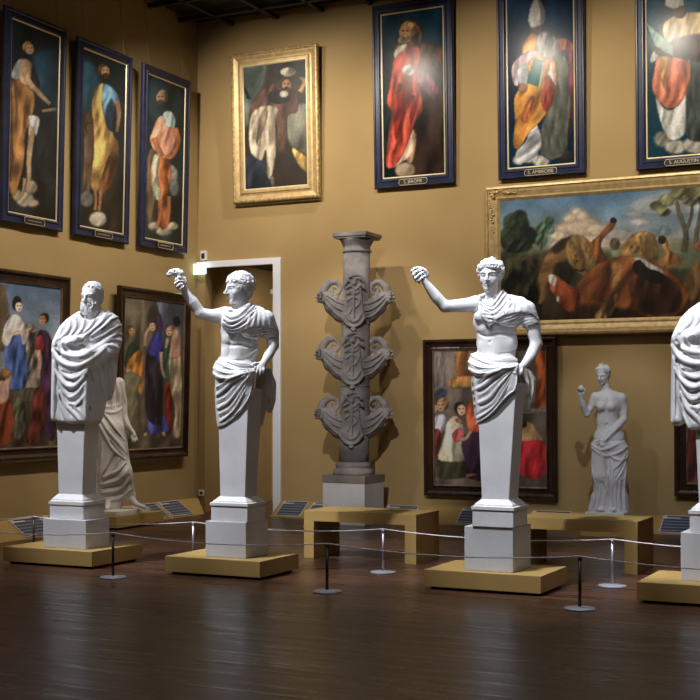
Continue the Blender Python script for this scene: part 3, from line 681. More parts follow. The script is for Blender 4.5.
# ================================================================ fully draped bearded herms
def draped(X, Y, z0, label, pillar, hem, bearded=True, A=(1,0,0)):
    """A = (scale, du, dw): the figure is drawn in the first statue's frame and moved by this"""
    root = statue_root('marble_statue', X, Y, z0, label); st = Site(X, Y, root)
    k_, u00 = A[0], 77.0
    Sreal, u0real = st.S, st.u0
    fr = Site(X, Y, root); fr.S = Sreal/k_; fr.u0 = A[1]; 
    # heights: w_photo = k*w + A2  ->  z = 1.6+(404-w_photo)/S
    def put(name, V, m):
        p, t, q = V.verts(); p = p.copy(); p[:,0] = (p[:,0]*k_ + A[3]); p[:,1] *= k_; p[:,2] = p[:,2]*k_ + A[2]
        return st.mesh(name, (p, t, q), m)
    def uvh(X_, Y_):
        u, v = st.uv(X_, Y_); return (u-A[3])/k_, v/k_
    # body: head, neck, hands
    B = Carve((62,-38,276),(112,24,360),.5)
    B.cone((92,1,326),(91.5,0,306),9.5,7.4,3)
    hd = Head((91.5,-1,296.5), 28.5, math.radians(36), .10, 0); hd.face(B)
    B.line([(92,1,324),(80,-2,342),(79,-20,342)],[5,4,2.6],1)
    B.ell((79,-25,340.5),(5.2,3.4,2.8),1.5)
    fingers(B,[[(82,-26.5,339.5),(77,-28.5,339.3),(73.6,-27.5,341.4)],[(81.5,-27.0,341),(76.8,-28.7,341.2),(73.4,-27.5,343.2)],[(81,-27.0,342.6),(77,-28.3,343),(74.2,-27.1,344.8)],[(80.5,-26.5,344),(77.6,-27.5,344.8),(75.6,-26.5,346)]],1.25)
    put('body', B, M['marble'])
    H = Carve((72,-30,274),(114,26,322),.45)
    hd.hair(H, 170, (.032,.046), (.325,.43,.37), -.12, .30, 21, False, -.22)
    if bearded:
        g = np.random.default_rng(5)
        hd.ell(H, (0,.17,-.40), (.20,.19,.17), .05); hd.ell(H, (0,.05,-.25), (.275,.20,.17), .06)
        hd.ell(H, (0,.50,-.06), (.15,.22,.15), .02, True)
        for i in range(130):
            a = g.uniform(-1.7,1.7); z = g.uniform(-.60,-.20); rr = .255+.05*math.cos((z+.38)*6)
            if abs(a) < .75 and z > -.27: continue
            x = rr*1.05*math.sin(a); y = .13+rr*math.cos(a)*.98
            hd.line(H, [(x+.03*math.cos(t)*math.cos(a),y,z+.035*math.sin(t)) for t in np.linspace(i,i+4.2,5)], [.024]*4+[.016], .02)
        for q in (-1,1): hd.line(H, [(0,.415,-.215),(q*.07,.40,-.228),(q*.13,.345,-.275),(q*.15,.31,-.33)], [.02,.03,.03,.018], .02)
    put('hair', H, M['marble_hair'])
    # the great mantle
    V = Carve((46,-44,298),(128,40,430),.62)
    V.ell((87,0,338),(31,17,24),0).cone((78,0,323),(107,2,324),11,12,6).cone((92,2,318),(92,1,311),10.5,9,4)
    V.line([(68,-2,330),(63,-6,345),(72,-16,345),(80,-18,343)],[11,10.5,7,5],4).cone((112,2,330),(112,-2,347),9.5,9.5,4)
    V.ell((78,0,372),(26,19,38),8)
    (uc, vc) = uvh((hem[0]+hem[1])/2, (hem[2]+hem[3])/2); kx = st.S/k_
    V.rbox((uc, vc, 388), ((hem[1]-hem[0])/2*kx+3, (hem[3]-hem[2])/2*kx+3, 37), -st.phi, 7, 10, .02)
    V.cone((60,-4,345),(57.5,-4,414),8,5.5,6)
    V.line([(116,0,343),(104,-12,354),(90,-19,365)],[8.5,8.5,7],5)
    V.ell((104,0,374),(11,10,27),6)
    V.line([(108,2,350),(108,1,378),(105,1,398)],[8,8,3.5],4)
    V.line([(96,-14,368),(99,-9,392),(100,-4,412),(97,-2,420)],[6,5,3.5,2],3)
    poly = [(82,313),(80,309.5),(76,313),(67,319.5),(60,327),(55.5,335.5),(52.3,345),(52.6,360),(52,385),(51.6,404),(51.4,420),(56,421),(62,422.4),(72,423.6),(80,422.8),(87.2,424),(93,424),(99,424),(103,416),(106,401),(112.4,400),(116,378),(118.4,352),(121.2,342),(121.6,327),(118.8,316),(110,309),(100.6,304.4),(97.4,308),(98.6,314),(94,320),(88,320.6),(82.6,317.4)]
    V.clip_poly(poly, 1.0, 2.0)
    V.ell((88.5,-10,313),(8.6,11,7.2),1,cut=True)
    V.snap()
    # hollow of the sling and of the loose cloth
    for c, r in (((75,V.at(75,347),347.3),(8.8,9,4.6)),((59,V.at(59,352),352),(2.3,6,6)),((66,V.at(66,349.5),349.5),(2.2,6,4.6))):
        V.ell(c, r, 1.2, None if r[0] > 5 else [np.array([.83,0,-.55]),np.array([0,1,0]),np.array([.55,0,.83])], True)
    F = V.fold
    ridges = [([(54,344),(60,352),(68,356),(80,357.5),(92,351),(104,343),(117,331)],2.0),([(53.6,351),(60,361),(69,366),(80,366.5),(91,360),(104,349)],2.7),
      ([(55,362.5),(60,370),(68,377.4),(76,378.5),(83,373.5),(90,366)],1.9),([(57,371),(61,379),(68,386),(75,386.5),(82,380),(87.5,371)],2.3),
      ([(60,382),(65,392),(70,397.5),(77,394.5),(84,385)],1.7),([(56,356),(55.4,372),(55,396),(54.4,418)],1.6),([(58.6,384),(60,398),(64,411),(68,421)],1.8),
      ([(61.5,392),(66,404),(73,411.5),(80,420)],2.0),([(70,403.5),(77,404.5),(84,396)],1.5),([(86.5,374),(86,390),(85.4,408),(86,422)],1.8),([(75,407),(81,412),(84,420)],1.3)]
    for p, r in ridges: F(p, r, 2.0, -.3)
    for p, r in [([(54.2,358.5),(57.6,365.5),(62.1,372),(71,373.6),(79,371)],1.5),([(57,367),(62,375.6),(71.9,381.4),(80,378)],1.6),([(58.7,375),(63,383.6),(67.5,390.6),(73,391),(79.5,386),(84,378)],1.2),
      ([(64.4,395),(70,401),(78,398.6),(83,391)],1.1),([(67.9,408),(75.3,408.4),(82,403)],.9),([(57.6,380.7),(61,396),(66,407),(72,416)],1.2),([(57.4,396),(60,408),(63,419)],.9),([(63.9,358),(71.3,362),(82.7,361.8),(93,356)],1.2),([(56.8,374),(57,392),(57,412)],.9)]:
        F(p, r, .7, 0, cut=True)
    V.line([(85.6,V.at(85.6,378)-1,376),(90,V.at(90,390)-1,388),(92,V.at(92,400),402)],[1.2,2.2,1.4],.8,True)
    V.ell((89.6,V.at(89.6,409),409.5),(1.5,4,3.2),.8,cut=True)
    # diagonal swathes over the shoulder
    for p in [[(84,337),(93,330),(102,321),(108,311)],[(90,337),(101,329),(110,320),(117,317)],[(91,341),(103,335),(113,328),(120.6,325)],[(97,345),(107,339),(115,335),(121,334)],[(88,353),(100,346),(112,340),(120.6,341)],[(84,357),(96,352),(108,346),(118,349)]]: F(p, 1.9, 1.5, -.1)
    for p, r in [([(84.6,340),(92,332.6),(102,323.4),(111,315)],1.1),([(93,335),(104,327.5),(112,320),(118,318.6)],1.2),([(92,339.4),(104,332.6),(114,327),(121,328.6)],1.0),([(98,343),(108,338),(116,334),(121,337)],.9)]: F(p, r*1.2, .5, 0, cut=True)
    for p in [[(70,320),(69,330),(60,340)],[(75,317),(76,328),(70,337)],[(63,328),(60,336),(56,343)],[(84,321),(82,330),(76,336)],[(95,318),(90,327),(84,333)],[(101,309),(104,314),(101,320)]]: F(p, 1.2, 1.8, -.5)
    V.ell((75.5,V.at(75.5,347)-3,347),(7.6,9,3.9),1,cut=True); V.line([(57,V.at(57,350)-1,347),(60,V.at(60,354)-1,353.5)],[1.4,1.8],.8,True); V.line([(63,V.at(63,348)-1,345.5),(67.5,V.at(67,351)-1,351)],[1.4,1.8],.8,True)
    # forearm cloth: short folds across
    for a, b in [((86,361),(92,373)),((91,357),(98,371)),((96,353.5),(103,367)),((101,350),(108,362)),((106,347),(113,358)),((111,344),(117,353))]: F([a,((a[0]+b[0])/2-1,(a[1]+b[1])/2),b], 1.2, 1.2, -.2)
    # hanging end
    for p in [[(91,372),(94,392),(99,412)],[(95,371),(98,390),(101,408)],[(100,369),(102,386),(104,399)],[(105,365),(106,382),(107,399)],[(110,361),(111,380),(111,398)],[(114,357),(114,372),(113,390)],[(89,374),(90,392),(95,414)]]: F(p, 1.5, 1.1, -.1)
    for p, r in [([(93,373),(96,392),(100,408)],1.0),([(98,371),(100,388),(103,400)],1.1),([(102.6,368),(104,384),(105.6,399)],1.0),([(107.5,364),(108.6,380),(109,398)],1.0),([(88.4,370),(90.4,378),(93,384)],1.2)]: F(p, r*1.2, .5, 0, cut=True)
    V.clip_poly([(u+(1.2 if u>85 else -1.2), w+(1 if w>372 else -1)) for u,w in poly], 0, .8)
    put('mantle', V, M['marble'])
    herm_pillar(root, *pillar)
    return root
draped(2.28,-5.75,.455,'white marble bearded man wrapped in a mantle, leftmost statue in the row',
  ((2.175,2.47,-5.91,-5.69),(2.15,2.52,-5.92,-5.68),.455,.585,.70,1.75),(2.13,2.54,-5.94,-5.60),True,(1,77,0,0))
draped(8.60,-5.42,.56,'white marble mantled statue cut off by the right edge of the photo',
  ((8.44,8.74,-5.60,-5.34),(8.40,8.78,-5.61,-5.32),.56,.70,.80,1.72),(8.37,8.79,-5.63,-5.22),False,(1.16,77,427-421*1.16,672-52*1.16+.5))

# ================================================================ small half-nude woman holding an apple
def woman():
    X, Y, z0 = 6.41, -.72, .23
    root = statue_root('marble_statue', X, Y, z0, 'small white marble half-nude woman holding up an apple, behind the right bench'); st = Site(X, Y, root)
    B = Carve((574,-24,360),(636,22,452),.48)
    B.ell((608.5,0,404),(12.5,8.5,13),0).ell((607,0,421),(10.5,7.5,12),5).ell((609,0,438),(15.5,9.5,13),5)
    B.ell((601.5,-6.2,406.5),(4.6,4.2,4.6),1.8).ell((611,-6.6,406.5),(4.8,4.2,4.6),1.8)
    B.cone((607.5,1,396),(605,0,383),4.6,3.9,3).cone((608,1,395),(596.5,0,397),4.5,4.8,4).cone((608,1,395),(620.5,1,398),4.5,5.2,4)
    limb(B,[(595.5,0,397.5),(591,-1,407),(587,-3,414)],[4.6,3.8,3.4],3); limb(B,[(587,-3,414),(583.5,-8,405),(581.5,-11,397)],[3.3,3.1,2.0],1.5)
    B.ell((581.6,-12,393.5),(2.7,2.2,3.2),1.2)
    fingers(B,[[(580,-12.5,392),(578.6,-13.5,389.5),(580,-14,387.6)],[(581.5,-13,391),(580.4,-14.6,388.6),(582,-15,387)],[(583,-13,391),(582.6,-14.6,388.8),(584,-15,387.8)],[(584.4,-12.5,392),(585,-13.8,390),(585.8,-14,389)],[(583.6,-12,395),(586,-13,393),(586,-13.6,391)]],.85)
    limb(B,[(621.5,1,399),(624,2,410),(623.5,1,419)],[4.8,4.2,3.6],3); limb(B,[(623.5,1,419),(617,-6,427),(606.5,-11.5,438)],[3.5,3.4,2.1],2)
    B.ell((603.5,-12,440.5),(3.4,2.2,2.8),1.5)
    fingers(B,[[(602.5,-12.5,441.5),(599.5,-13.5,442.5),(597.6,-13,444.4)],[(603,-12.8,442.4),(600.6,-13.8,444),(599,-13.4,446)],[(604,-13,443),(602.4,-14,445),(601,-13.4,447)],[(605,-12.6,443),(604.2,-13.6,445),(603.2,-13.2,446.6)],[(601.5,-12,439.5),(598.6,-13,439.6),(596.8,-12.8,440.8)]],.8)
    B.snap(); B.ell((607,B.at(607,424)+.2,424.3),(.9,1.4,1.1),.6,cut=True); B.fold([(607,399),(606.5,408),(607,420)],.5,1.6,0,cut=True)
    hd = Head((603,-1,375.2), 19.0, math.radians(24), .22, 0); hd.face(B)
    st.mesh('body', B, M['marble'])
    B2 = Carve((574,-20,382),(590,-4,396),.4); B2.ell((581.6,-14.5,388.6),(3.1,3.1,3.0),0).line([(582,-14.5,386),(582.4,-14.5,384.6)],.4,.3); st.mesh('apple', B2, M['marble'])
    H = Carve((588,-16,358),(620,18,394),.4); hd.hair(H, 90, (.04,.06), (.355,.44,.37), -.12, .25, 31, False, -.30)
    hd.ell(H,(.04,.05,.60),(.07,.09,.07),.03); hd.ell(H,(-.08,.08,.58),(.07,.08,.06),.03); hd.ell(H,(0,-.50,-.02),(.14,.15,.13),.05)
    for a in np.linspace(-1.2,1.2,9): hd.line(H,[(.05*a,.12,.54),(.22*a,.26,.40),(.28*a,.18,.18)],[.03,.035,.03],.02)
    st.mesh('hair', H, M['marble_hair'])
    D = Carve((584,-26,434),(636,24,516),.5)
    D.ell((609,0,446),(17.5,11.5,9),0)
    D.cone((600,-4,448),(599.5,-6,475),8.5,6.8,5).cone((617,-1,450),(615,-2,478),9.5,9,5)
    D.cone((599.5,-5,476),(600,-1,506),6.4,6.0,5).cone((617,-1,478),(617.5,2,508),9,8.6,6).cone((607,0,480),(608,2,508),9,11,6)
    D.cone((596,-3,498),(592,-3,509),5,3.6,4).cone((622,0,498),(625,1,509),6,4.2,4)
    D.snap(); F = D.fold
    for p, r in [([(592,444),(600,449),(610,447),(624,441)],1.8),([(593,448),(604,455),(616,453),(627,446)],1.9),([(604,450),(616,459),(625,458),(627,450)],1.7),([(594,441),(601,445),(608,444)],1.4)]: F(p, r, 1.0, -.2)
    for p, r in [([(600,447),(603,462),(606,478),(610,500)],1.7),([(604,448),(608,464),(607,482),(604,508)],1.6),([(606,449),(612,466),(612,488),(612,509)],1.5),([(627,450),(620,462),(612,470)],1.5),([(627,455),(622,470),(614,482),(608,492)],1.4),
        ([(626,462),(624,484),(625,508)],1.4),([(620,478),(619,492),(620,508)],1.3),([(616,482),(615,495),(616,508)],1.1),([(593,452),(593,470),(597,488)],1.1),([(597,485),(595,498),(592,509)],1.2),([(601,486),(599,500),(597,509)],1.1)]: F(p, r, .9, -.1)
    for p, r in [([(604,462),(607,470),(605,478)],1.1),([(602,482),(607,492),(606,503)],1.0),([(609.5,470),(610,490),(609,508)],.9),([(623,466),(617,476),(612,486)],.8),([(622.4,480),(622,495),(622.6,508)],.9),([(598,488),(597,500),(594.6,508)],.8),([(618,484),(617.4,498),(618,508)],.7)]: F(p, r*1.2, .4, 0, cut=True)
    D.ell((601,-10,509),(3.2,4.5,2.0),1).ell((613,-9,509),(3,4.5,2.0),1)
    st.mesh('drapery', D, M['marble'])
    L0 = root.location
    from_bm('base_slab', box_bm([(-.25,.23,-.2,.2,0,.06)], .006), M['marble'], root)
woman()

# ================================================================ draped figure by the left wall
def rear():
    X, Y = .33, -2.40
    root = statue_root('marble_statue', X, Y, .17, 'aged marble draped figure by the left wall, partly behind the bearded statue'); st = Site(X, Y, root)
    du = 0
    def put(n, V, m): 
        p, t, q = V.verts(); p = p.copy(); p[:,0] += du; return st.mesh(n, (p, t, q), m)
    B = Carve((88,-22,338),(152,22,512),.5)
    B.cone((106,0,380),(103.5,-1,370),4.6,4.0,3).line([(106,0,382),(120,1,384)],[4,4.5],2).line([(107,0,384),(110,0,430),(108,0,500)],[6,7,6],3).line([(112,0,440),(125,-3,480),(131,-4,498)],[5,4,3.4],2)
    limb(B,[(119,1,384),(122.5,0,400),(124,-2,416)],[5,4.4,3.5],3); limb(B,[(124,-2,416),(128,-8,426),(133.5,-11,433)],[3.3,2.8,1.7],1.5)
    B.ell((134,-12,435.5),(2.2,1.6,2.6),1); fingers(B,[[(133,-12.5,437),(132,-13.5,439),(131.6,-13.5,441)],[(134,-12.8,438),(133.6,-13.8,440),(133.2,-13.6,442)],[(135,-12.5,438),(135.2,-13.4,440),(135,-13.4,441.6)],[(136,-12,437),(136.8,-13,438.6),(136.8,-13,440)],[(132.6,-12,435),(131,-13,436.6),(130.6,-13,438)]],.75)
    B.line([(131,-4,498),(136,-8,504),(144,-14,506.5)],[3.4,2.8,1.8],1.5); B.line([(108,-8,500),(108,-14,506),(107,-19,507)],[3.4,2.8,2.0],1.5)
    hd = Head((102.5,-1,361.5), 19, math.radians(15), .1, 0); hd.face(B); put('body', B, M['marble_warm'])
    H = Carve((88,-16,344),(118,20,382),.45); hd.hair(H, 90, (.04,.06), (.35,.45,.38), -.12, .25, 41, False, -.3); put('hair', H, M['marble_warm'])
    D = Carve((84,-24,372),(146,26,512),.55)
    D.ell((110,0,392),(13.5,9,15),0).cone((99,0,385),(97,-4,402),5.6,5,3).cone((119,0,383),(121.5,0,402),5.6,5,3).ell((111,0,415),(13,10,16),5)
    D.cone((108,0,428),(108,-1,470),13.5,11.5,7).cone((116,-3,430),(123,-7,472),10,8,6).cone((108,-1,470),(106,0,503),11,10.5,5).cone((123,-7,472),(130,-1,497),8,6,6).cone((114,-2,480),(113,0,504),10,9,5)
    D.snap(); F = D.fold
    for p, r in [([(98,420),(104,432),(113,448),(125,459)],2.0),([(100,416),(108,430),(118,442),(126,453)],1.8),([(104,412),(114,426),(124,440)],1.6),([(98,408),(106,412),(116,412),(124,406)],1.6),([(99,403),(108,407),(118,405)],1.3),
        ([(104,380),(106,392),(104,404)],1.4),([(110,380),(112,394),(112,408)],1.4),([(116,379),(119,392),(119,406)],1.4),([(121,382),(124,396),(125,412)],1.3),
        ([(125,462),(118,470),(104,476)],1.6),([(128,468),(118,479),(101,484)],1.7),([(131,476),(120,488),(103,492)],1.7),([(133,486),(122,496),(108,500)],1.5),([(112,452),(106,466),(99,480)],1.4),([(119,458),(112,470),(103,480)],1.3),([(128,462),(130,476),(133,490)],1.3),([(98,445),(97,470),(97,500)],1.6),([(103,442),(101,465),(99,470)],1.3)]: F(p, r, 1.0, -.1)
    for p, r in [([(99,424),(106,436),(117,450),(124,457)],.9),([(102,413),(110,424),(121,437)],.8),([(126,464),(116,475),(102,480)],1.0),([(130,472),(119,484),(102,488)],1.0),([(131,481),(121,492),(105,496)],.9),([(107,381),(109,394),(108,405)],.8),([(114,380),(116,394),(116,406)],.8),([(115,455),(108,468),(101,476)],.9)]: F(p, r*1.2, .4, 0, cut=True)
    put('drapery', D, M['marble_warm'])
    from_bm('base_slab', box_bm([(-.27,.27,-.42,.33,0,.06)], .01), M['marble_warm'], root)
rear()

# ================================================================ rostral column
def rostral():
    X, Y = 2.92, -.68
    S_ = FPX/depth_of(X, Y); z0 = EYE[2]+(HOR-482)/S_; k = 94.1/S_
    root = empty('stone_column', (X, Y, z0), 'grey stone column with three tiers of carved ship prows and anchors, by the wall', 'column'); st = Site(X, Y, root)
    st.u0 = 353.2
    def K3(pr): return [(r*k, z*k) for r, z in pr]
    from_bm('base_slab', box_bm([(-.25*k,.25*k,-.25*k,.25*k,0,.08*k)], .006), M['stone_dark'], root)
    lathe('base_ring', K3([(.215,.08),(.222,.095),(.222,.125),(.205,.14),(.19,.15),(.188,.165),(.195,.175),(.193,.19),(.172,.20),(.165,.215)]), M['stone'], root)
    lean = 3.2/st.S
    o = lathe('shaft', K3([(.163,.21),(.160,.4),(.158,1.0),(.152,1.6),(.146,2.1),(.141,2.44)]), M['stone'], root)
    def leanv(ob):
        for v in ob.data.vertices: 
            t = (v.co.z/k-.2)/2.3*lean; v.co.x += t*math.cos(st.phi); v.co.y += t*math.sin(st.phi)
    for z, r in ((1.02,.160),(1.68,.154)):
        j = lathe('joint_band', K3([(r-.004,z-.008),(r+.004,z-.006),(r+.004,z+.006),(r-.004,z+.008)]), M['stone'], root); leanv(j)
    leanv(o)
    c = lathe('neck_moulding', K3([(.141,2.43),(.152,2.435),(.158,2.445),(.152,2.46),(.143,2.465),(.143,2.50),(.150,2.51),(.165,2.54),(.178,2.56),(.183,2.575)]), M['stone'], root); leanv(c)
    bm = box_bm([tuple(q*k for q in (-.185,.185,-.185,.185,2.575,2.595)),tuple(q*k for q in (-.198,.198,-.198,.198,2.595,2.635))], .004); a = from_bm('abacus', bm, M['stone'], root); leanv(a)
    # prows, drawn for the top tier
    def prow(V, sg):
        f = lambda u: 353+sg*u
        V.line([(f(3),0,312),(f(12),0,311),(f(21),0,306.5),(f(28.5),0,299)],[14.2,13.2,10.4,6.8],2); V.ell((f(14.2),0,297.5),(2.6,20,3.0),.8,cut=True)
        V.line([(f(33),0,296),(f(30.5),0,288.5),(f(25.5),0,283.6),(f(20),0,283),(f(16),0,286),(f(14.8),0,290.6),(f(17.2),0,294.8),(f(21.2),0,295.0),(f(23.6),0,291.6),(f(21.8),0,288.4),(f(19.4),0,289.6)],[4.4,3.9,3.2,2.5,2.1,1.9,1.8,1.6,1.4,1.2,1.0],.4)
        V.snap()
        for d in (0,3.6,7.2):
            V.fold([(f(8),306+d*1.9),(f(16),304.6+d*1.8),(f(24),300+d*1.5),(f(31),294+d*1.1)],1.2,.5,-.2)
            if d<7: V.fold([(f(8),307.7+d*1.9),(f(16),306.2+d*1.8),(f(24),301.4+d*1.5),(f(30),295.4+d*1.1)],.8,.4,.0,cut=True)
        for u, w in ((11.5,302.6),(17,300.6),(22,297.6)):
            V.ell((f(u),V.at(f(u),w),w),(1.3,1.6,.8),.3,cut=True)
        V.ell((f(33.5),-3,299),(4.6,5,5.6),1.2)
        g = np.random.default_rng(9)
        for i in range(16):
            a = g.uniform(0,6.28); r_ = g.uniform(2,5.2); V.ell((f(34+r_*math.cos(a)*.9),-5-g.uniform(0,3),299+r_*math.sin(a)),(1.5,1.6,1.5),.5)
        V.ell((f(34.5),-8.2,299.5),(1.2,2,1.6),.4); V.ell((f(32.4),-8,297.4),(.9,1.2,.7),.3,cut=True); V.ell((f(36.4),-7.6,297.4),(.9,1.2,.7),.3,cut=True); V.ell((f(34.5),-8.4,302.4),(1.4,1.2,.7),.3,cut=True)
    L = Carve((312,-16,276),(354,16,326),.55); prow(L,-1); R = Carve((352,-16,276),(396,16,326),.55); prow(R,1)
    K = Carve((334,-26,272),(372,4,334),.5)
    K.slabbox((351,-10,306),(30,7.5,26),1,0); K.clip_poly([(343.5,280),(358.5,280),(359,292),(360,306),(363,319),(359.5,325),(353.5,328),(348.5,328),(342.5,325),(339,319),(342,306),(343,292)],0,1.5); K.slabbox((351,-6,300),(40,9,50),.5,.5,cut=True) if False else None
    K.snap(); F = K.fold
    for p, r in [([(351,290),(351,305),(351,322)],.9),([(344,317),(347,322),(351,323.6),(355,322),(358,317)],1.1),([(345,303),(351,299),(357,303),(355,308),(349,311),(347,315)],.8),([(346,294),(351,296.6),(356,294)],.9),
       ([(340,320),(345,326.5),(351,328.4),(357,326.5),(362,320)],1.0),([(351,329),(349.4,331),(351,332.6),(352.6,331),(351,329)],.8)]: F(p, r*1.35, .4, -.7, taper=False)
    # ribbons above the anchor
    for p in [[(343,287),(346,283),(351,286),(354,281),(359,282)],[(344,291),(349,288),(353,292),(359,287),(362,291)],[(347,280),(352,278),(358,279),(361,284)],[(345,296),(349,293.4),(353,295.4)]]: F(p, 1.35, .4, -1.0, taper=False)
    K.ell((351,-18,286),(3,2.4,2.2),.8).ell((361,-17,289),(2.2,2.2,2.4),.6).ell((342.5,-16,289),(2,2,2),.6)
    first = {}
    def putc(n, V, parent): 
        ob = st.mesh(n, V, M['stone'], parent); return ob
    srcs = [putc('ship_prow', L, root), putc('ship_prow', R, root), putc('anchor_panel', K, root)]
    # move the source's frame: columns lean a little to the right at the top
    ex = Vector((math.cos(st.phi), math.sin(st.phi), 0))
    offs = [(1.9, -1.0), (.6, 56.0), (-.2, 115.0)]
    for i,(du,dw) in enumerate(offs):
        for s_ in srcs:
            ob = s_ if i == 0 else s_.copy()
            if i: COL.objects.link(ob); ob.parent = root
        # locations are set after copying
    groups = {}
    for ob in [c for c in root.children if c.name.startswith(('ship_prow','anchor_panel'))]:
        kk = ob.data.name; groups.setdefault(kk, []).append(ob)
    for kk, obs in groups.items():
        obs.sort(key=lambda o: o.name)
        for ob, (du,dw) in zip(obs, offs):
            ob.location = ex*(du/st.S) + Vector((0,0,-dw/st.S))
rostral()
# ================================================================ pictures
def s2l(c):
    c = np.array(c, float)/255; return np.where(c <= .04045, c/12.92, ((c+.055)/1.055)**2.4)
def vnoise(U, W, sc, seed):
    g = np.random.default_rng(seed); T = g.random((64,64)); x, y = U/sc+17.3, W/sc+9.1
    xi, yi = np.floor(x).astype(int), np.floor(y).astype(int); fx, fy = x-xi, y-yi; fx = fx*fx*(3-2*fx); fy = fy*fy*(3-2*fy)
    a = T[xi%64, yi%64]; b = T[(xi+1)%64, yi%64]; c = T[xi%64, (yi+1)%64]; d = T[(xi+1)%64, (yi+1)%64]
    return (a*(1-fx)+b*fx)*(1-fy)+(c*(1-fx)+d*fx)*fy
PGAIN = .62
class Paint:
    """brushwork on a canvas: U, W run over the picture surface"""
    def __init__(s, U, W, bg, gain=1.0):
        s.U, s.W = U, W; s.C = np.zeros(U.shape+(3,)); s.C[:] = bg; s.seed = 1; s.gain = gain
        s.jit = (vnoise(U,W,1.7,91)-.5)*1.2
    def m(s, mask, col):
        mask = np.clip(mask,0,1)[...,None]; s.C = s.C*(1-mask)+np.array(col)*mask if np.ndim(col)==1 else s.C*(1-mask)+col*mask
    def poly(s, pts, col, soft=.7, fold=.22, fsc=2.6, ang=.2, wob=.5, dark=None, smooth=True):
        s.seed += 1
        P = [tuple(p) for p in pts]
        if smooth and len(P) > 3:
            Q = []; n = len(P)
            for i in range(n):
                a,b,c,d = (np.array(P[(i+k)%n],float) for k in (-1,0,1,2))
                for t in (0,.34,.67): Q.append(tuple(.5*((2*b)+(-a+c)*t+(2*a-5*b+4*c-d)*t*t+(-a+3*b-3*c+d)*t**3)))
            P = Q
        lo = np.min(P,0)-3; hi = np.max(P,0)+3
        sel = (s.U>lo[0])&(s.U<hi[0])&(s.W>lo[1])&(s.W<hi[1])
        if not sel.any(): return
        U, W = s.U[sel], s.W[sel]; A = np.array(P); d = np.full(U.shape,1e9); ins = np.zeros(U.shape,bool)
        for i in range(len(A)):
            a, b = A[i], A[(i+1)%len(A)]; e = b-a; wx, wy = U-a[0], W-a[1]; t = np.clip((wx*e[0]+wy*e[1])/(e@e+1e-9),0,1)
            d = np.minimum(d,(wx-e[0]*t)**2+(wy-e[1]*t)**2); c = ((a[1]<=W)!=(b[1]<=W)); ins ^= c & (U < a[0]+(W-a[1])*e[0]/(e[1] if abs(e[1])>1e-9 else 1e-9))
        d = np.sqrt(d); d = np.where(ins,-d,d)+s.jit[sel]*wob
        mask = np.clip(.5-d/(2*soft),0,1)
        ca, sa = math.cos(ang), math.sin(ang); q = (U*ca+W*sa); r = (-U*sa+W*ca)
        bend = 5*vnoise(U,W,16,s.seed+9); st1 = vnoise(q+bend, r*.22, fsc*.95, s.seed); st2 = vnoise(q+bend*.7, r*.3, fsc*.30, s.seed+50)
        sw = np.clip((st1-.5)*2.6,-1,1); f = 1+fold*(sw*1.3+(st2-.5)*.5)
        rim = np.clip(1+(-d-1.2)/9,.84,1.06)*np.clip(1-.30*(U-A[:,0].mean())/(np.ptp(A[:,0])+2),.78,1.2)*np.clip(1-.14*(W-A[:,1].mean())/(np.ptp(A[:,1])+2),.85,1.1)
        col = np.array(col,float)[None,:]*(f*rim)[:,None]
        cur = s.C[sel]; s.C[sel] = cur*(1-mask[:,None])+col*mask[:,None]
    def blob(s, c, r, col, soft=1.0, fold=.15, rot=0):
        n = 12; pts = [(c[0]+r[0]*math.cos(a)*math.cos(rot)-r[1]*math.sin(a)*math.sin(rot), c[1]+r[0]*math.cos(a)*math.sin(rot)+r[1]*math.sin(a)*math.cos(rot)) for a in np.linspace(0,2*math.pi,n,endpoint=False)]
        s.poly(pts, col, soft, fold, 3.5, .6)
    def strk(s, pts, w, col, soft=.6, fold=.1):
        P = catmull(pts, 1.5); L = []; R = []
        for i,p in enumerate(P):
            a = np.array(P[max(0,i-1)]); b = np.array(P[min(len(P)-1,i+1)]); t = b-a; t = t/(np.linalg.norm(t)+1e-9); nrm = np.array([-t[1],t[0]])
            ww = (w[0]+(w[1]-w[0])*i/max(1,len(P)-1)) if hasattr(w,'__len__') else w
            L.append(tuple(np.array(p)+nrm*ww)); R.append(tuple(np.array(p)-nrm*ww))
        s.poly(L+R[::-1], col, soft, fold, 3, .3, smooth=False)
    def head(s, c, r, skin, hair, look=-1, beard=False):
        s.blob((c[0]+look*-.2*r,c[1]-.15*r),(r*.95,r*1.08),hair,.6,.3)
        s.blob((c[0]+look*.18*r,c[1]+.18*r),(r*.72,r*.95),[min(255,v*1.12) for v in skin],.45,.04); s.blob((c[0]+look*.30*r,c[1]-.25*r),(r*.4,r*.3),[min(255,v*1.22) for v in skin],.6,.02)
        k = .45; d = [v*.45 for v in skin]
        s.blob((c[0]+look*.45*r,c[1]-.05*r),(r*.16,r*.12),d,.4); s.blob((c[0]-look*.12*r,c[1]-.05*r),(r*.16,r*.12),d,.4); s.blob((c[0]+look*.25*r,c[1]+.6*r),(r*.2,r*.1),d,.4)
        if beard: s.blob((c[0]+look*.2*r,c[1]+.95*r),(r*.6,r*.55),hair,.6,.3)
    def noise(s, amp, sc, seed=5):
        s.C *= (1+amp*(vnoise(s.U,s.W,sc,seed)-.5)*2)[...,None]
    def finish(s):
        s.noise(.05,2.0,71); s.noise(.05,.9,72); s.noise(.10,9,73); L = s.C.mean(-1,keepdims=True); s.C = L+(s.C-L)*.80
        return np.clip(s2l(np.clip(s.C,0,255))*s.gain*PGAIN,0,.9)
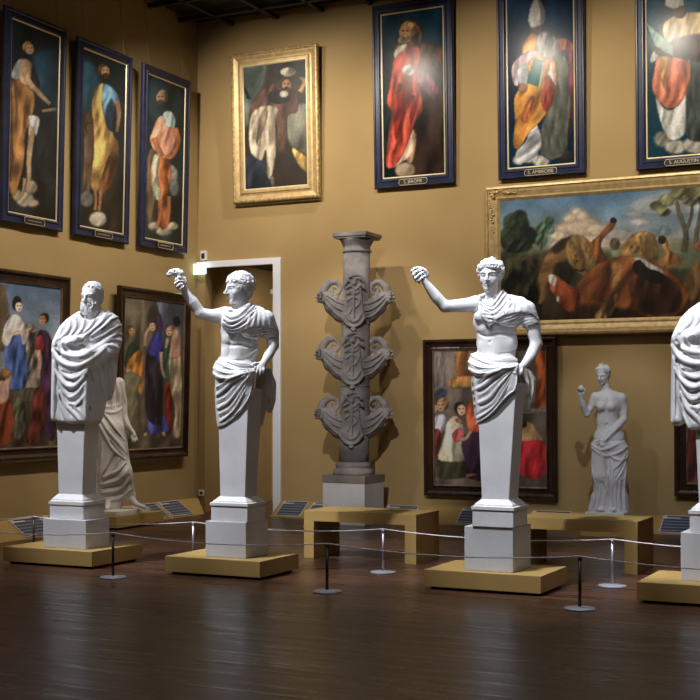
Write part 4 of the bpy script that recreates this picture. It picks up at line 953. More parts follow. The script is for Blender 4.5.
def canvas_mat(name, rough=.42, spec=.35):
    m = mat(name, (.3,.3,.3), rough, 0, spec); N, L, b = nodes(m)
    a = N.new('ShaderNodeVertexColor'); a.layer_name = 'brushwork'; L.new(a.outputs['Color'], b.inputs['Base Color'])
    tc = N.new('ShaderNodeTexCoord'); n = N.new('ShaderNodeTexNoise'); n.inputs['Scale'].default_value = 40; n.inputs['Detail'].default_value = 6
    L.new(tc.outputs['Object'], n.inputs['Vector']); bu = N.new('ShaderNodeBump'); bu.inputs['Strength'].default_value = .12; bu.inputs['Distance'].default_value = .004
    L.new(n.outputs['Fac'], bu.inputs['Height']); L.new(bu.outputs['Normal'], b.inputs['Normal']); return m
M['canvas'] = canvas_mat('oil_paint_on_canvas'); M['canvas_gloss'] = canvas_mat('varnished_oil_paint', .22, .12)
def ring(name, rect, prof, m, parent):
    """mitred moulding: prof = (inset from the outer edge, height towards the viewer)"""
    x0,x1,z0,z1 = rect; vs = []; fs = []
    for (i,hh) in prof:
        vs += [(x0+i,-hh,z0+i),(x1-i,-hh,z0+i),(x1-i,-hh,z1-i),(x0+i,-hh,z1-i)]
    n = len(prof)
    for j in range(n-1):
        for k in range(4): fs.append((j*4+k, j*4+(k+1)%4, (j+1)*4+(k+1)%4, (j+1)*4+k))
    for k in range(4): fs.append(((n-1)*4+k, (n-1)*4+(k+1)%4, (k+1)%4, k))
    o = link_mesh(name, vs, fs, m, parent); bm = bmesh.new(); bm.from_mesh(o.data); bmesh.ops.recalc_face_normals(bm, faces=bm.faces); bm.to_mesh(o.data); bm.free(); return o
def picture(label, wall, a0, a1, z0, z1, fw, style, paint, bg, gain=1.0, lean=1.5, gloss=False, plate=None, wires=False, step=.62):
    """wall 'back' (a = X) or 'left' (a = Y)"""
    a0, a1 = (a0-.125, a1-.125) if wall == 'left' else (a0+.04, a1+.02)
    mid = (a0+a1)/2; W2 = (a1-a0)/2; H = z1-z0; off = .035
    loc = (mid,-off,z0) if wall == 'back' else (off,mid,z0)
    r = empty('painting', loc, label, 'painting')
    r.rotation_euler = (math.radians(lean), 0, 0 if wall == 'back' else math.pi/2)
    Mx = Matrix.Translation(loc) @ r.rotation_euler.to_matrix().to_4x4()
    rect = (-W2, W2, 0, H)
    def sc(p, a, b): return [(i*fw, hh) for i,hh in p if a <= i <= b]
    if style == 'blue':
        ring('frame', rect, [(0,-.0),(0,.035),(.012,.05),(.03,.05),(.042,.040),(.08,.042),(.09,.055),(.105,.055),(.118,.04),(fw-.018,.034)], M['blue_frame'], r)
        ring('inner_fillet', (rect[0]+fw-.02,rect[1]-fw+.02,fw-.02,H-fw+.02), [(0,.01),(0,.036),(.006,.039),(.014,.036),(.02,.026)], M['fillet'], r)
    elif style == 'gold':
        ring('outer_moulding', rect, [(0,0),(0,.05),(.012,.062),(.03,.066),(.045,.055)], M['gold_lace'], r)
        ring('frame', (rect[0]+.045,rect[1]-.045,.045,H-.045), [(0,0),(0,.05),(.02,.045),(.06,.03),(.085,.032),(.10,.045),(fw-.07,.042)], M['gold'], r)
        ring('inner_fillet', (rect[0]+fw-.025,rect[1]-fw+.025,fw-.025,H-fw+.025), [(0,.01),(0,.042),(.01,.042),(.025,.026)], M['fillet'], r)
    elif style == 'biggold':
        ring('frame', rect, [(0,0),(0,.06),(.015,.085),(.04,.09),(.05,.08),(.055,.075)], M['gold'], r)
        ring('carved_band', (rect[0]+.055,rect[1]-.055,.055,H-.055), [(0,0),(0,.075),(.03,.07),(.09,.05)], M['gold_lace'] if False else M['gold'], r)
        ring('inner_fillet', (rect[0]+.145,rect[1]-.145,.145,H-.145), [(0,.01),(0,.055),(.02,.055),(fw-.145,.03)], M['gold'], r)
        g = np.random.default_rng(2)
        for sx in (-1,1):                                   # carved corner ornaments
            for top in (0,1):
                vs_bm = box_bm([(min(sx*(W2-.09),sx*(W2-.62)),max(sx*(W2-.09),sx*(W2-.62)),-.068,-.045,(H-.092 if top else .078),(H-.078 if top else .092)),(sx*(W2-.085)-.007,sx*(W2-.085)+.007,-.068,-.045,(H-.62 if top else .078),(H-.078 if top else .62))]); cx, cz = sx*(W2-.085), (H-.085 if top else .085)
                for i in range(34):
                    t = i/34; along = t*.55; side = i%2
                    px_, pz_ = (cx-sx*along*(1 if side else 0), cz-(1 if top else -1)*along*(0 if side else 1))
                    rr = .028*(1-t*.6); 
                    bmesh.ops.create_icosphere(vs_bm, subdivisions=1, radius=rr, matrix=Matrix.Translation((px_+g.uniform(-.035,.035)*(0 if side else 1), -.066, pz_+g.uniform(-.035,.035)*(1 if side else 0))) @ Matrix.Diagonal((1.3,.7,1,1)))
                from_bm('corner_ornament', vs_bm, M['gold_lace'], r, True)
    else:
        ring('frame', rect, [(0,0),(0,.055),(.012,.07),(.035,.072),(.05,.06),(.07,.045),(fw-.045,.04),(fw-.035,.05),(fw-.02,.05)], M['brown_frame'], r)
        ring('inner_fillet', (rect[0]+fw-.02,rect[1]-fw+.02,fw-.02,H-fw+.02), [(0,.01),(0,.048),(.008,.046),(.02,.026)], M['brown_inner'], r)
    # the canvas
    cw, ch = 2*W2-2*fw+.01, H-2*fw+.01
    d = depth_of(Mx.translation.x, Mx.translation.y); 
    spx = FPX/d; fore = CY if wall == 'back' else .60
    nx = max(30, int(cw*spx*fore/step)); nz = max(40, int(ch*spx/step))
    xs = np.linspace(-cw/2, cw/2, nx); zs = np.linspace(fw-.005, H-fw+.005, nz)
    X, Z = np.meshgrid(xs, zs, indexing='ij'); Y = np.full_like(X, -.028)
    R3 = np.array(Mx.to_3x3()); T = np.array(Mx.translation)
    Pw = np.stack([X,Y,Z],-1)@R3.T+T
    dd = -SY*(Pw[...,0]-EYE[0])+CY*(Pw[...,1]-EYE[1]); ll = CY*(Pw[...,0]-EYE[0])+SY*(Pw[...,1]-EYE[1])
    U = 350+FPX*ll/dd; Wp = HOR-FPX*(Pw[...,2]-EYE[2])/dd
    p = Paint(U, Wp, bg, gain); paint(p); C = p.finish()
    me = bpy.data.meshes.new('canvas'); co = np.stack([X,Y,Z],-1).reshape(-1,3)
    idx = np.arange(nx*nz).reshape(nx,nz); q = np.stack([idx[:-1,:-1],idx[1:,:-1],idx[1:,1:],idx[:-1,1:]],-1).reshape(-1,4)
    back = len(co); co = np.vstack([co, [(-cw/2,-.004,zs[0]),(cw/2,-.004,zs[0]),(cw/2,-.004,zs[-1]),(-cw/2,-.004,zs[-1])]])
    me.vertices.add(len(co)); me.vertices.foreach_set('co', co.astype(np.float32).ravel())
    lp = np.concatenate([q.ravel(), [back+3,back+2,back+1,back]]).astype(np.int32); me.loops.add(len(lp)); me.loops.foreach_set('vertex_index', lp)
    me.polygons.add(len(q)+1); me.polygons.foreach_set('loop_start', (np.arange(len(q)+1)*4).astype(np.int32)); me.update(calc_edges=True)
    at_ = me.color_attributes.new('brushwork','FLOAT_COLOR','POINT'); cc = np.ones((len(co),4),np.float32); cc[:nx*nz,:3] = C.reshape(-1,3); at_.data.foreach_set('color', cc.ravel())
    me.materials.append(M['canvas_gloss' if gloss else 'canvas'])
    o = bpy.data.objects.new('canvas', me); COL.objects.link(o); o.parent = r
    if plate:
        pw, ph = plate[1]/2, .036
        pts = [(-pw,-ph*.6),(-pw*.93,-ph),(pw*.93,-ph),(pw,-ph*.6),(pw*1.04,0),(pw,ph*.6),(pw*.93,ph),(-pw*.93,ph),(-pw,ph*.6),(-pw*1.04,0)]
        zc = .062; vs = [(x,-.066,zc+z) for x,z in pts]+[(x,-.045,zc+z) for x,z in pts]; n = len(pts)
        pl = link_mesh('name_plate', vs, [tuple(range(n))[::-1] if False else tuple(range(n)), tuple(range(n,2*n))[::-1]]+[(i,(i+1)%n,n+(i+1)%n,n+i) for i in range(n)], M['plate'], r)
        bmx = bmesh.new(); bmx.from_mesh(pl.data); bmesh.ops.recalc_face_normals(bmx, faces=bmx.faces); bmx.to_mesh(pl.data); bmx.free()
        rim = tube('plate_rim', [(x*1.02,-.066,zc+z*1.1) for x,z in pts+pts[:1]], .0045, M['letter'], pl, 5)
        if plate[0]:
            cu = bpy.data.curves.new('lettering','FONT'); cu.body = plate[0]; cu.size = .062; cu.align_x = 'CENTER'; cu.align_y = 'CENTER'; cu.extrude = .001
            to = bpy.data.objects.new('lettering_source', cu); COL.objects.link(to); dg = bpy.context.evaluated_depsgraph_get()
            tm = bpy.data.meshes.new_from_object(to.evaluated_get(dg)); bpy.data.objects.remove(to)
            tm.transform(Matrix.Translation((0,-.0685,zc)) @ Matrix.Rotation(math.pi/2,4,'X')); tm.materials.append(M['letter'])
            tobj = bpy.data.objects.new('lettering', tm); COL.objects.link(tobj); tobj.parent = pl
        else:
            tube('worn_lettering', [(x,-.0675,zc+.010*math.sin(x*260)*math.cos(x*97+mid)) for x in np.linspace(-pw*.7,pw*.7,70)], .0022, M['letter'], pl, 4)
    if wires:
        for sx in (-.72,.72):
            A = Mx @ Vector((sx*W2,-.02,H)); B_ = Vector((A.x if wall=='back' else .02, A.y if wall!='back' else -.02, CEIL))
            inv = Mx.inverted(); tube('hanging_wire', [inv@A, inv@B_], .0035, M['wire'], r, 5)
    return r
M['brown_inner'] = noise_mat('polished_brown_edge', (.12,.07,.05), (.22,.15,.11), 5, .25)
M['wire'] = mat('thin_wire', (.20,.16,.10), .6)
SK = (196,158,118)
def pA(p):
    p.poly([(33,55),(60,55),(60,120),(50,115),(38,95)],(26,72,98),4,.3,9)
    p.poly([(8,40),(30,50),(30,30),(8,20)],(16,34,40),4)
    p.poly([(8,170),(62,180),(62,235),(5,230)],(30,34,34),4,.4,8)
    p.poly([(36,110),(55,108),(56,175),(40,180)],(32,36,40),2)
    for c,r in (((25,199),(9,8)),((31,187),(6.5,7)),((17,195),(5,6)),((33,203),(6,4))): p.blob(c,r,(176,160,132),1.4)
    p.poly([(12,83),(18,79),(27,86),(34,93),(35,108),(31,118),(25,135),(25,152),(22,172),(15,196),(9,186),(11,150),(9,120)],(168,114,58),.7,.3,3.6,.05)
    p.poly([(10,95),(13,100),(12,175),(9,170)],(110,70,36),.8)
    p.strk([(32,118),(31.5,135),(29,160),(29,178),(27,190)],(3.6,1.8),SK); p.strk([(25,178),(24,188),(22,196)],(2,1.5),SK)
    p.poly([(29,116),(37,116),(40,122),(36,136),(33,128),(30,126)],(206,204,206),.6,.2)
    p.poly([(17,61),(23,59),(24,68),(19,79),(12,78),(12,72)],(188,190,200),.6,.2)
    p.poly([(22,60),(30,61),(34,70),(37,82),(34,92),(26,86),(19,79)],(190,152,108),.6,.15)
    p.poly([(32,66),(36,72),(40,84),(36,92),(31,85)],(40,36,44),.7)
    p.strk([(24,66),(28,80),(38,92),(50,104)],(3.4,1.9),SK); p.strk([(42,111),(56,109)],(1.6,1.6),(150,135,110))
    p.head((29,48),5.8,(200,158,112),(140,104,48),1)
def pB(p):
    p.poly([(82,62),(98,70),(98,110),(84,115)],(36,82,104),4,.35,7)
    p.poly([(80,175),(128,180),(128,240),(78,236)],(40,34,28),4,.4,8)
    p.poly([(84,118),(90,112),(95,130),(92,160),(90,192),(83,190),(84,150)],(104,78,56),1,.25); p.head((89,127),4,(120,88,60),(60,44,30),1)
    p.blob((87,199),(7,8),(118,120,114),1.2); p.blob((98,219),(8.6,7.6),(196,186,164),1)
    p.poly([(100,138),(116,138),(119,150),(117,170),(110,186),(100,196),(97,175)],(120,72,38),.8,.35,3.2,.1)
    p.poly([(96,88),(103,83),(104,92),(102,104),(106,122),(113,133),(115,144),(108,158),(101,178),(97,192),(90,184),(93,160),(94,135),(92,112),(93,98)],(222,170,86),.6,.28,3.4,.15)
    p.poly([(104,84),(110,86),(116,92),(119,99),(115,104),(113,118),(111,130),(106,124),(103,108),(102,94)],(112,164,206),.6,.2,3)
    p.poly([(108,104),(113,100),(114,128),(109,130),(105,118)],(30,50,72),1)
    p.strk([(117,100),(119,114),(117,132)],(2.6,1.5),(176,130,88)); p.strk([(101,190),(100,203),(99,212)],(1.8,1.4),(186,126,80)); p.strk([(95,188),(96,200),(95,210)],(1.8,1.4),(186,126,80))
    p.head((104.5,70.5),5.8,(196,144,100),(84,60,34),1,True)
def pC(p):
    p.poly([(146,80),(180,90),(182,130),(150,120)],(34,54,62),5,.3,8); p.poly([(145,190),(184,200),(184,250),(143,248)],(36,58,62),5,.4,8)
    p.blob((171,175),(7,10),(150,152,148),1.2); p.blob((174,188),(5,8),(120,124,122),1.2)
    p.poly([(147,158),(155,150),(156,180),(160,220),(148,228)],(96,80,58),1.2,.3,3)
    for c,r in (((164,231),(8,5)),((154,226),(6,4)),((172,226),(6,4))): p.blob(c,r,(186,176,152),1.2)
    p.poly([(154,156),(163,154),(170,160),(171,176),(168,200),(170,220),(163,230),(158,222),(158,200),(153,190),(150,178)],(196,106,58),.7,.35,3,.05)
    p.poly([(153,156),(160,158),(158,175),(161,195),(156,200),(152,185)],(180,178,150),.8,.3)
    p.poly([(152,132),(158,118),(166,116),(174,124),(176,138),(172,152),(164,158),(156,152),(150,142)],(222,146,116),.6,.25,3)
    p.poly([(163,114),(170,111),(175,118),(174,128),(166,126)],(164,190,186),.6,.2)
    p.strk([(154,138),(158,148),(163,156)],(3,2),(206,124,72)); p.strk([(175,128),(178,142),(172,156),(165,157)],(3,2),(206,124,72))
    p.strk([(161,200),(160,216),(157,226)],(2.2,1.6),(204,120,70)); p.strk([(169,196),(169,212),(167,222)],(2.2,1.6),(204,120,70))
    p.head((161.5,97),6.0,(192,148,114),(132,120,98),-1,True)
def pD(p):
    p.poly([(244,64),(266,62),(264,84),(254,104),(250,124),(244,120)],(104,122,112),3,.25,8)
    for q in range(7): p.strk([(248,98),(246+q*1.2-2,86+q*2)],(1.1,.5),(26,30,26))
    p.poly([(270,64),(312,60),(312,90),(296,100),(285,84)],(46,42,36),4,.4,8)
    p.poly([(286,112),(298,104),(310,108),(310,152),(298,150),(288,140)],(112,112,96),1.6,.35,7)
    p.poly([(244,158),(262,160),(270,180),(264,192),(244,192)],(40,50,64),2,.3,5)
    p.poly([(262,90),(272,84),(283,82),(293,86),(298,100),(297,112),(288,116),(287,135),(283,155),(277,148),(276,122),(262,112),(250,128),(250,108),(256,98)],(84,56,46),.8,.35,4,.2)
    p.poly([(270,92),(286,90),(290,100),(278,104),(268,100)],(36,32,32),1)
    p.poly([(252,114),(262,106),(272,106),(278,110),(275,122),(276,142),(275,160),(271,178),(267,174),(266,150),(262,160),(256,158),(250,150),(249,130)],(198,180,152),.7,.25,3.2,.1)
    p.poly([(262,112),(268,112),(263,130),(260,146),(256,140)],(140,118,94),1,.3)
    p.strk([(272,176),(273,186)],(2,1.6),(120,104,88))
    p.poly([(292,148),(300,152),(309,160),(309,172),(301,168),(295,158)],(196,154,70),.8,.2)
    p.strk([(300,92),(304,84),(306,79)],(2.4,1.6),(186,138,94)); 
    for q in range(4): p.strk([(303,82),(300+q*2.2,77)],(.8,.6),(190,142,98))
    p.head((285.5,84),6.4,(164,108,70),(60,40,28),1,True); p.blob((288,72),(8,4.6),(200,190,162),.7,.4); p.blob((284,94),(4.6,3.4),(204,192,172),.6)
def pE(p):
    p.poly([(382,12),(448,8),(448,60),(430,52),(412,20),(382,60)],(18,58,78),5,.25,10)
    p.poly([(416,46),(430,44),(444,50),(440,66),(424,70)],(70,38,26),1.4,.4,4)
    p.poly([(416,100),(448,90),(448,180),(412,178)],(48,34,28),5,.35,9)
    p.poly([(382,60),(394,60),(390,170),(382,176)],(18,40,46),3)
    p.blob((405,170),(10,8),(158,136,108),1.4); p.poly([(408,130),(416,134),(414,158),(408,164),(404,150)],(150,112,76),1,.3)
    p.poly([(410,132),(414,140),(412,154),(402,162),(392,168),(398,152)],(214,178,150),.7,.2,3)
    p.poly([(395,49),(402,44),(412,43),(419,48),(420,60),(417,68),(420,84),(422,100),(422,112),(416,120),(411,134),(404,152),(395,166),(386,166),(388,138),(391,112),(387,103),(391,78)],(190,66,48),.6,.32,4,.12)
    p.poly([(398,84),(404,92),(402,120),(396,140),(394,118)],(128,34,26),1.2,.3); p.poly([(412,96),(416,100),(414,118),(410,124)],(122,32,24),1,.3)
    p.poly([(394,54),(398,47),(406,43.5),(406,48),(399,54),(396,58)],(206,196,176),.5,.1)
    p.blob((408.5,70),(6.4,5.6),(176,176,168),.7,.2); p.poly([(418,68),(428,74),(438,88),(436,102),(426,92),(417,80)],(120,60,86),1.6,.3)  # the purple patch is lamp glare painted into the canvas colour
    p.poly([(400,22),(412,20),(421,30),(420,44),(410,44)],(96,62,34),1,.4); p.head((406.5,31),8.2,(196,134,86),(176,136,74),-1,True); p.blob((402,40),(4.2,4.2),(150,118,72),.9,.3)
def pF(p):
    p.poly([(506,-20),(580,-25),(580,60),(560,30),(520,30),(510,70)],(14,48,78),6,.2,12); p.poly([(568,60),(580,60),(580,165),(566,165)],(14,44,70),4,.2,8)
    for c,r in (((529,155),(9,8)),((541,161),(8.4,6)),((518,160),(5,5)),((566,156),(7,6))): p.blob(c,r,(168,164,154) if c[0]<560 else (46,44,46),1.5)
    p.poly([(562,70),(572,74),(573,110),(568,140),(562,156),(560,110)],(92,28,30),1.2,.3)
    p.poly([(546,62),(556,54),(566,58),(570,76),(571,104),(568,130),(566,152),(552,160),(541,154),(540,136),(546,114),(556,96),(556,78)],(84,88,78),.7,.22,3.4,.02)
    p.poly([(535,122),(541,136),(540,150),(530,160),(517,164),(516,152),(525,142),(530,130)],(192,194,198),.7,.25,4,.9)
    p.poly([(527,38),(534,33),(544,42),(553,58),(557,78),(556,96),(547,112),(538,124),(528,134),(519,149),(513,144),(515,122),(514,100),(520,88),(530,78),(524,62),(522,48)],(212,138,52),.6,.28,4.4,.5)
    p.poly([(546,76),(554,78),(555,96),(546,112),(541,100),(544,88)],(156,52,34),1,.25); p.poly([(531,96),(536,104),(528,122),(521,118)],(176,92,44),1.2,.25)
    p.poly([(512,66),(520,56),(532,50),(538,54),(528,62),(520,74),(518,86),(513,82)],(206,176,186),.6,.2); p.poly([(517,70),(525,64),(529,72),(526,86),(519,84)],(180,188,196),.6,.2)
    p.blob((523,88),(4.6,5),(168,116,90),.8); p.poly([(534,57),(544,62),(539,87),(527,83)],(36,112,108),.5,.08,smooth=False); p.poly([(543,62),(544.6,63),(540,88),(538.4,86.6)],(180,180,160),.4,.05,smooth=False)
    p.poly([(551,62),(556,86),(548,74)],(206,210,216),.5,.1); p.poly([(567,44),(572,48),(573,92),(569,94),(569,60)],(156,56,78),.6,.2)
    p.poly([(552,42),(562,38),(572,42),(574,52),(562,50),(556,54)],(150,74,56),.9,.3); p.poly([(540,32),(554,36),(560,48),(552,58),(540,56),(536,44)],(112,106,108),1.4,.45,3)
    p.blob((537,29),(5,5),(112,62,42),.8); p.poly([(528,21),(529.5,10),(533,1),(537,-5),(541,2),(545,10),(545.5,19),(543,24.5),(537,27),(531,28)],(212,208,198),.6,.06,smooth=False); p.poly([(537,-4),(541,2),(545,10),(545.5,19),(543,24.5),(540,26),(541,14)],(122,124,124),.6,.06,smooth=False)
def pG(p):
    p.poly([(640,-30),(790,-30),(790,60),(640,60)],(16,64,82),8,.2,12)
    for c,r in (((662,139),(8,8)),((676,147),(11,7)),((696,145),(13,9)),((720,143),(12,9))): p.blob(c,r,(128,124,112) if c[0]<670 else (166,160,146),1.6)
    p.poly([(686,60),(700,56),(730,64),(734,100),(728,138),(700,142),(686,136),(682,110)],(58,66,62),1,.25,4,.02)
    p.poly([(656,96),(664,108),(676,106),(683,60),(690,60),(686,95),(686,130),(676,140),(666,136),(658,112)],(198,198,190),.8,.22,4,.1)
    p.poly([(654,72),(658,57),(672,57),(688,60),(690,78),(684,98),(676,107),(666,108),(656,97),(652,86)],(214,118,88),.7,.25,5,.2); p.poly([(660,58),(668,59),(666,76),(665,90),(661,78)],(214,156,76),.8,.2)
    p.poly([(663,26),(674,16),(690,12),(720,16),(724,34),(700,44),(668,42)],(206,176,120),.7,.25,4); p.poly([(672,40),(700,34),(722,40),(724,62),(690,60),(674,54)],(52,34,30),1.6,.5,4)
    p.poly([(653,52),(660,50),(657,60),(650,62)],(206,206,206),.6,.1); p.blob((659,50),(4,5),(70,46,32),.8)
    p.poly([(646.5,23),(673,46),(673.5,57),(655,46)],(120,164,154),.5,.08,smooth=False)
    p.blob((680,12),(6.5,6.5),(84,54,38),.8); p.poly([(665,6),(666,-8),(674,-24),(683,-8),(684,5),(674,9)],(204,202,190),.6,.06,smooth=False)
def pH(p):
    t = np.clip((p.W-190)/70,0,1)[...,None]; p.C = np.array((66,118,170))*(1-t)+np.array((196,190,168))*t
    p.noise(.16,22,8)
    p.poly([(548,246),(566,234),(590,230),(620,234),(660,238),(720,242),(720,252),(548,252)],(216,200,176),7,.1,14)
    for c,r in (((577,213),(6,5)),((571,220),(8,6)),((583,217),(7,6)),((590,224),(9,6)),((565,228),(9,6)),((580,228),(14,7)),((600,230),(13,6)),((560,236),(10,5)),((618,234),(14,5)),((640,222),(10,4)),((634,214),(9,3))): p.blob(c,r,(218,192,162) if c[0]<612 else (186,180,172),3.2,.08)
    p.poly([(628,206),(650,194),(690,188),(760,180),(760,215),(700,214),(650,214)],(164,168,168),9,.1,12)
    p.poly([(495,252),(560,250),(620,250),(700,246),(780,240),(780,345),(495,345)],(70,72,48),4,.3,12); p.poly([(495,262),(560,262),(560,310),(495,320)],(46,46,28),6,.5,6)
    p.poly([(495,306),(560,300),(700,302),(780,300),(780,345),(495,345)],(92,74,48),4,.35,12); p.poly([(620,246),(720,240),(760,262),(690,270),(620,262)],(118,124,92),3,.2,9)
    p.blob((664,231),(6,5),(104,134,142),2); p.blob((655,233),(4,3),(110,138,140),2)
    for c,r in (((516,224),(13,11)),((508,238),(10,10)),((526,236),(12,10)),((517,246),(15,7)),((520,216),(7,6))): p.blob(c,r,(32,44,28),1.6,.5)
    for c,r in (((543,228),(7,6)),((549,221),(5,4)),((541,240),(6,7)),((551,230),(3,4))): p.blob(c,r,(70,104,72),1.4,.45)
    p.strk([(541,250),(543,232)],(1,.6),(60,66,44))
    p.strk([(684,252),(686,235),(680,215),(676,200)],(3.4,1.8),(92,84,62)); p.strk([(695,250),(697,232),(700,215),(704,195)],(2.6,1.6),(104,96,74)); p.strk([(686,232),(692,212),(690,192)],(2,1.2),(92,84,62))
    for c,r in (((658,206),(8,5)),((668,200),(9,6)),((680,194),(10,6)),((694,192),(11,6)),((708,198),(12,9)),((664,212),(7,4)),((726,190),(13,10)),((690,202),(7,4))): p.blob(c,r,(96,98,58),1.4,.55)
    # distant beast and tail
    p.strk([(519,264),(524,258),(531,262),(536,268),(541,266)],(1.2,1.4),(92,56,36))
    # first lion
    p.poly([(538,262),(546,272),(550,290),(560,300),(600,302),(600,320),(540,322),(530,300)],(62,48,32),3,.3,5)
    p.poly([(539,272),(545,257),(553,246),(562,239),(571,238),(576,246),(570,256),(562,266),(552,274),(547,284),(545,298),(540,303),(537,290)],(122,86,46),1.0,.25,5,1.2)
    p.poly([(553,248),(562,240),(573,236),(566,246),(556,254)],(52,38,26),1.6,.2)
    p.poly([(566,244),(573,236),(583,236),(591,244),(594,256),(590,268),(583,274),(574,270),(568,260)],(150,112,60),1.2,.2,4,-.3)
    for q,(x,y) in enumerate(((572,244),(578,240),(585,243),(589,251),(586,260),(575,254))): p.strk([(x,y),(x+1.5,y+5),(x+1,y+9)],(1.6,.8),((150,112,62),(134,98,54))[q%2],1.1,.1)
    p.blob((579,262),(5.5,6),(138,98,54),1,.3); p.blob((577,261),(1,.8),(30,22,18),.5); p.strk([(575,269),(580,271),(585,269)],(1.0,.8),(40,26,20))
    p.poly([(556,264),(568,264),(574,274),(566,284),(554,280)],(38,32,24),2)
    p.strk([(544,286),(541,296),(540,304)],(2.6,1.6),(146,104,58)); p.strk([(583,272),(588,280),(586,288)],(2.6,1.8),(140,98,54))
    # second lion
    p.poly([(620,252),(626,241),(636,233),(646,232),(655,238),(658,250),(656,262),(646,260),(636,254),(628,258)],(146,108,58),1,.3,3,.9)
    p.poly([(634,236),(642,231),(652,234),(657,244),(655,256),(646,258),(640,248)],(160,122,66),1.1,.2,4,.3)
    for q,(x,y) in enumerate(((640,236),(646,235),(651,240),(653,248),(644,246))): p.strk([(x,y),(x+1,y+5),(x,y+9)],(1.5,.7),((156,118,66),(138,102,58))[q%2],1.1,.1)
    p.blob((634,249),(5,4.4),(150,110,62),1,.3); p.blob((632,247),(.9,.8),(30,22,18),.5)
    p.blob((615,244),(5,6),(104,84,56),1.2,.3)
    # third lion
    p.poly([(684,284),(690,270),(698,262),(706,262),(730,270),(730,300),(690,300)],(112,78,44),1,.35,4); p.blob((700,246),(6,5),(150,92,50),1)
    # the fallen horse
    p.poly([(660,240),(665,236),(668,243),(670,250),(679,256),(681,263),(676,268),(668,268),(664,276),(656,268),(660,258),(664,254)],(176,120,62),.7,.3,4); p.blob((662,240),(4,4.4),(40,32,26),.8)
    p.poly([(590,246),(592,241),(600,234),(606,227),(613,220),(616,224),(611,231),(603,239),(601,246),(605,256),(611,264),(604,270),(596,264)],(140,78,38),.6,.25,4); p.blob((613.5,220.5),(3.6,2.8),(26,22,22),.6)
    p.poly([(570,300),(575,286),(586,274),(598,264),(611,259),(624,256),(642,258),(656,264),(670,272),(682,282),(690,300),(684,314),(640,317),(600,314),(574,314)],(138,74,34),.8,.28,7,.6)
    p.blob((614,275),(8,15),(192,128,66),4,.15,.3); p.blob((598,292),(12,14),(142,74,36),5,.15); p.poly([(570,306),(600,306),(640,312),(640,318),(572,318)],(56,34,20),3,.2); p.poly([(606,262),(612,270),(608,290),(600,304),(602,284)],(84,44,24),2.4,.2); p.blob((638,262),(8,5),(194,128,66),2)
    p.poly([(629,284),(640,276),(656,274),(672,280),(682,296),(676,312),(646,314),(634,304)],(66,36,22),1.6,.25,5)
    p.poly([(634,258),(642,258),(652,264),(660,268),(664,274),(652,274),(642,268)],(206,196,184),.8,.15); p.poly([(633,264),(640,260),(648,268),(660,272),(666,278),(660,284),(646,280),(636,274)],(32,24,22),.7,.2)
    p.poly([(549,277),(554,274),(560,278),(568,284),(578,290),(580,304),(570,312),(560,306),(554,296),(549,286)],(150,68,36),.7,.3,4); p.poly([(548,276),(553,274),(557,279),(555,286),(550,284)],(218,206,184),.5,.15); p.blob((558,299),(1.6,3),(214,204,186),.5)
    p.poly([(594,318),(604,302),(613,294),(618,296),(612,308),(608,318)],(146,106,60),1,.4,3); p.blob((612,312),(7,5),(52,40,28),1.4,.6)
    p.poly([(497,276),(520,270),(538,284),(536,304),(510,306),(497,300)],(40,42,26),2.4,.8,3)
def pI(p):
    t = np.clip((p.W-280)/90,0,1)[...,None]; p.C = np.array((88,118,160))*(1-t)+np.array((172,180,186))*t; p.noise(.22,16,9)
    p.poly([(-90,280),(0,284),(5,292),(9,312),(9,350),(-90,350)],(146,120,84),1.4,.3,9); p.poly([(-90,380),(60,384),(60,460),(-90,460)],(88,72,54),2,.3,9)
    p.poly([(24,330),(36,330),(38,388),(24,388)],(132,118,110),1.6,.45,3); p.poly([(-90,386),(37,388),(36,402),(-90,400)],(104,92,66),.8,.15); p.poly([(12,400),(24,402),(24,436),(12,436)],(84,84,62),1,.4)
    p.poly([(5,326),(9,316),(14,326),(21,334),(26,350),(26,386),(8,388),(5,360)],(66,98,172),.7,.35,3.4,.1)
    p.poly([(9,318),(15,314),(21,318),(26,330),(27,342),(22,344),(20,332),(14,334),(8,346),(2,342),(4,328)],(222,210,206),.6,.18); p.blob((17,303),(4.6,7),(40,32,34),.8); p.head((18,306),5.2,(226,192,166),(46,36,38),1)
    p.strk([(12,334),(22,332),(32,328)],(1.8,1.2),(222,186,158))
    p.poly([(37,336),(43,330),(50,336),(54,356),(56,400),(55,438),(46,436),(42,410),(40,376)],(66,36,66),.7,.35,3.4,.05); p.poly([(36,339),(42,335),(44,346),(41,352),(36,350)],(172,44,56),.6,.2)
    p.strk([(38,350),(40,362),(38,378)],(2.4,1.5),(216,162,124)); p.poly([(34,392),(44,388),(46,420),(38,442),(26,442),(32,416)],(104,40,32),1,.35,3); p.head((43.5,319),5.0,(176,116,82),(38,30,24),-1); p.strk([(36,330),(32,332)],(1.4,1),(206,150,116))
    p.poly([(-60,400),(2,392),(9,398),(14,414),(12,434),(4,446),(-60,446)],(140,58,32),.9,.3,4); p.poly([(-10,384),(6,380),(12,374),(10,388),(6,402),(-12,404)],(226,176,152),.8,.12); p.blob((6,373),(5.4,4.4),(164,104,52),.8,.3)
    for i,x in enumerate((-20,-40,-62)): p.poly([(x-8,325),(x,316),(x+8,325),(x+9,386),(x-9,386)],((120,60,50),(60,80,110),(140,110,60))[i],1,.35,4); p.head((x,308),5,(200,150,120),(60,44,34),1)
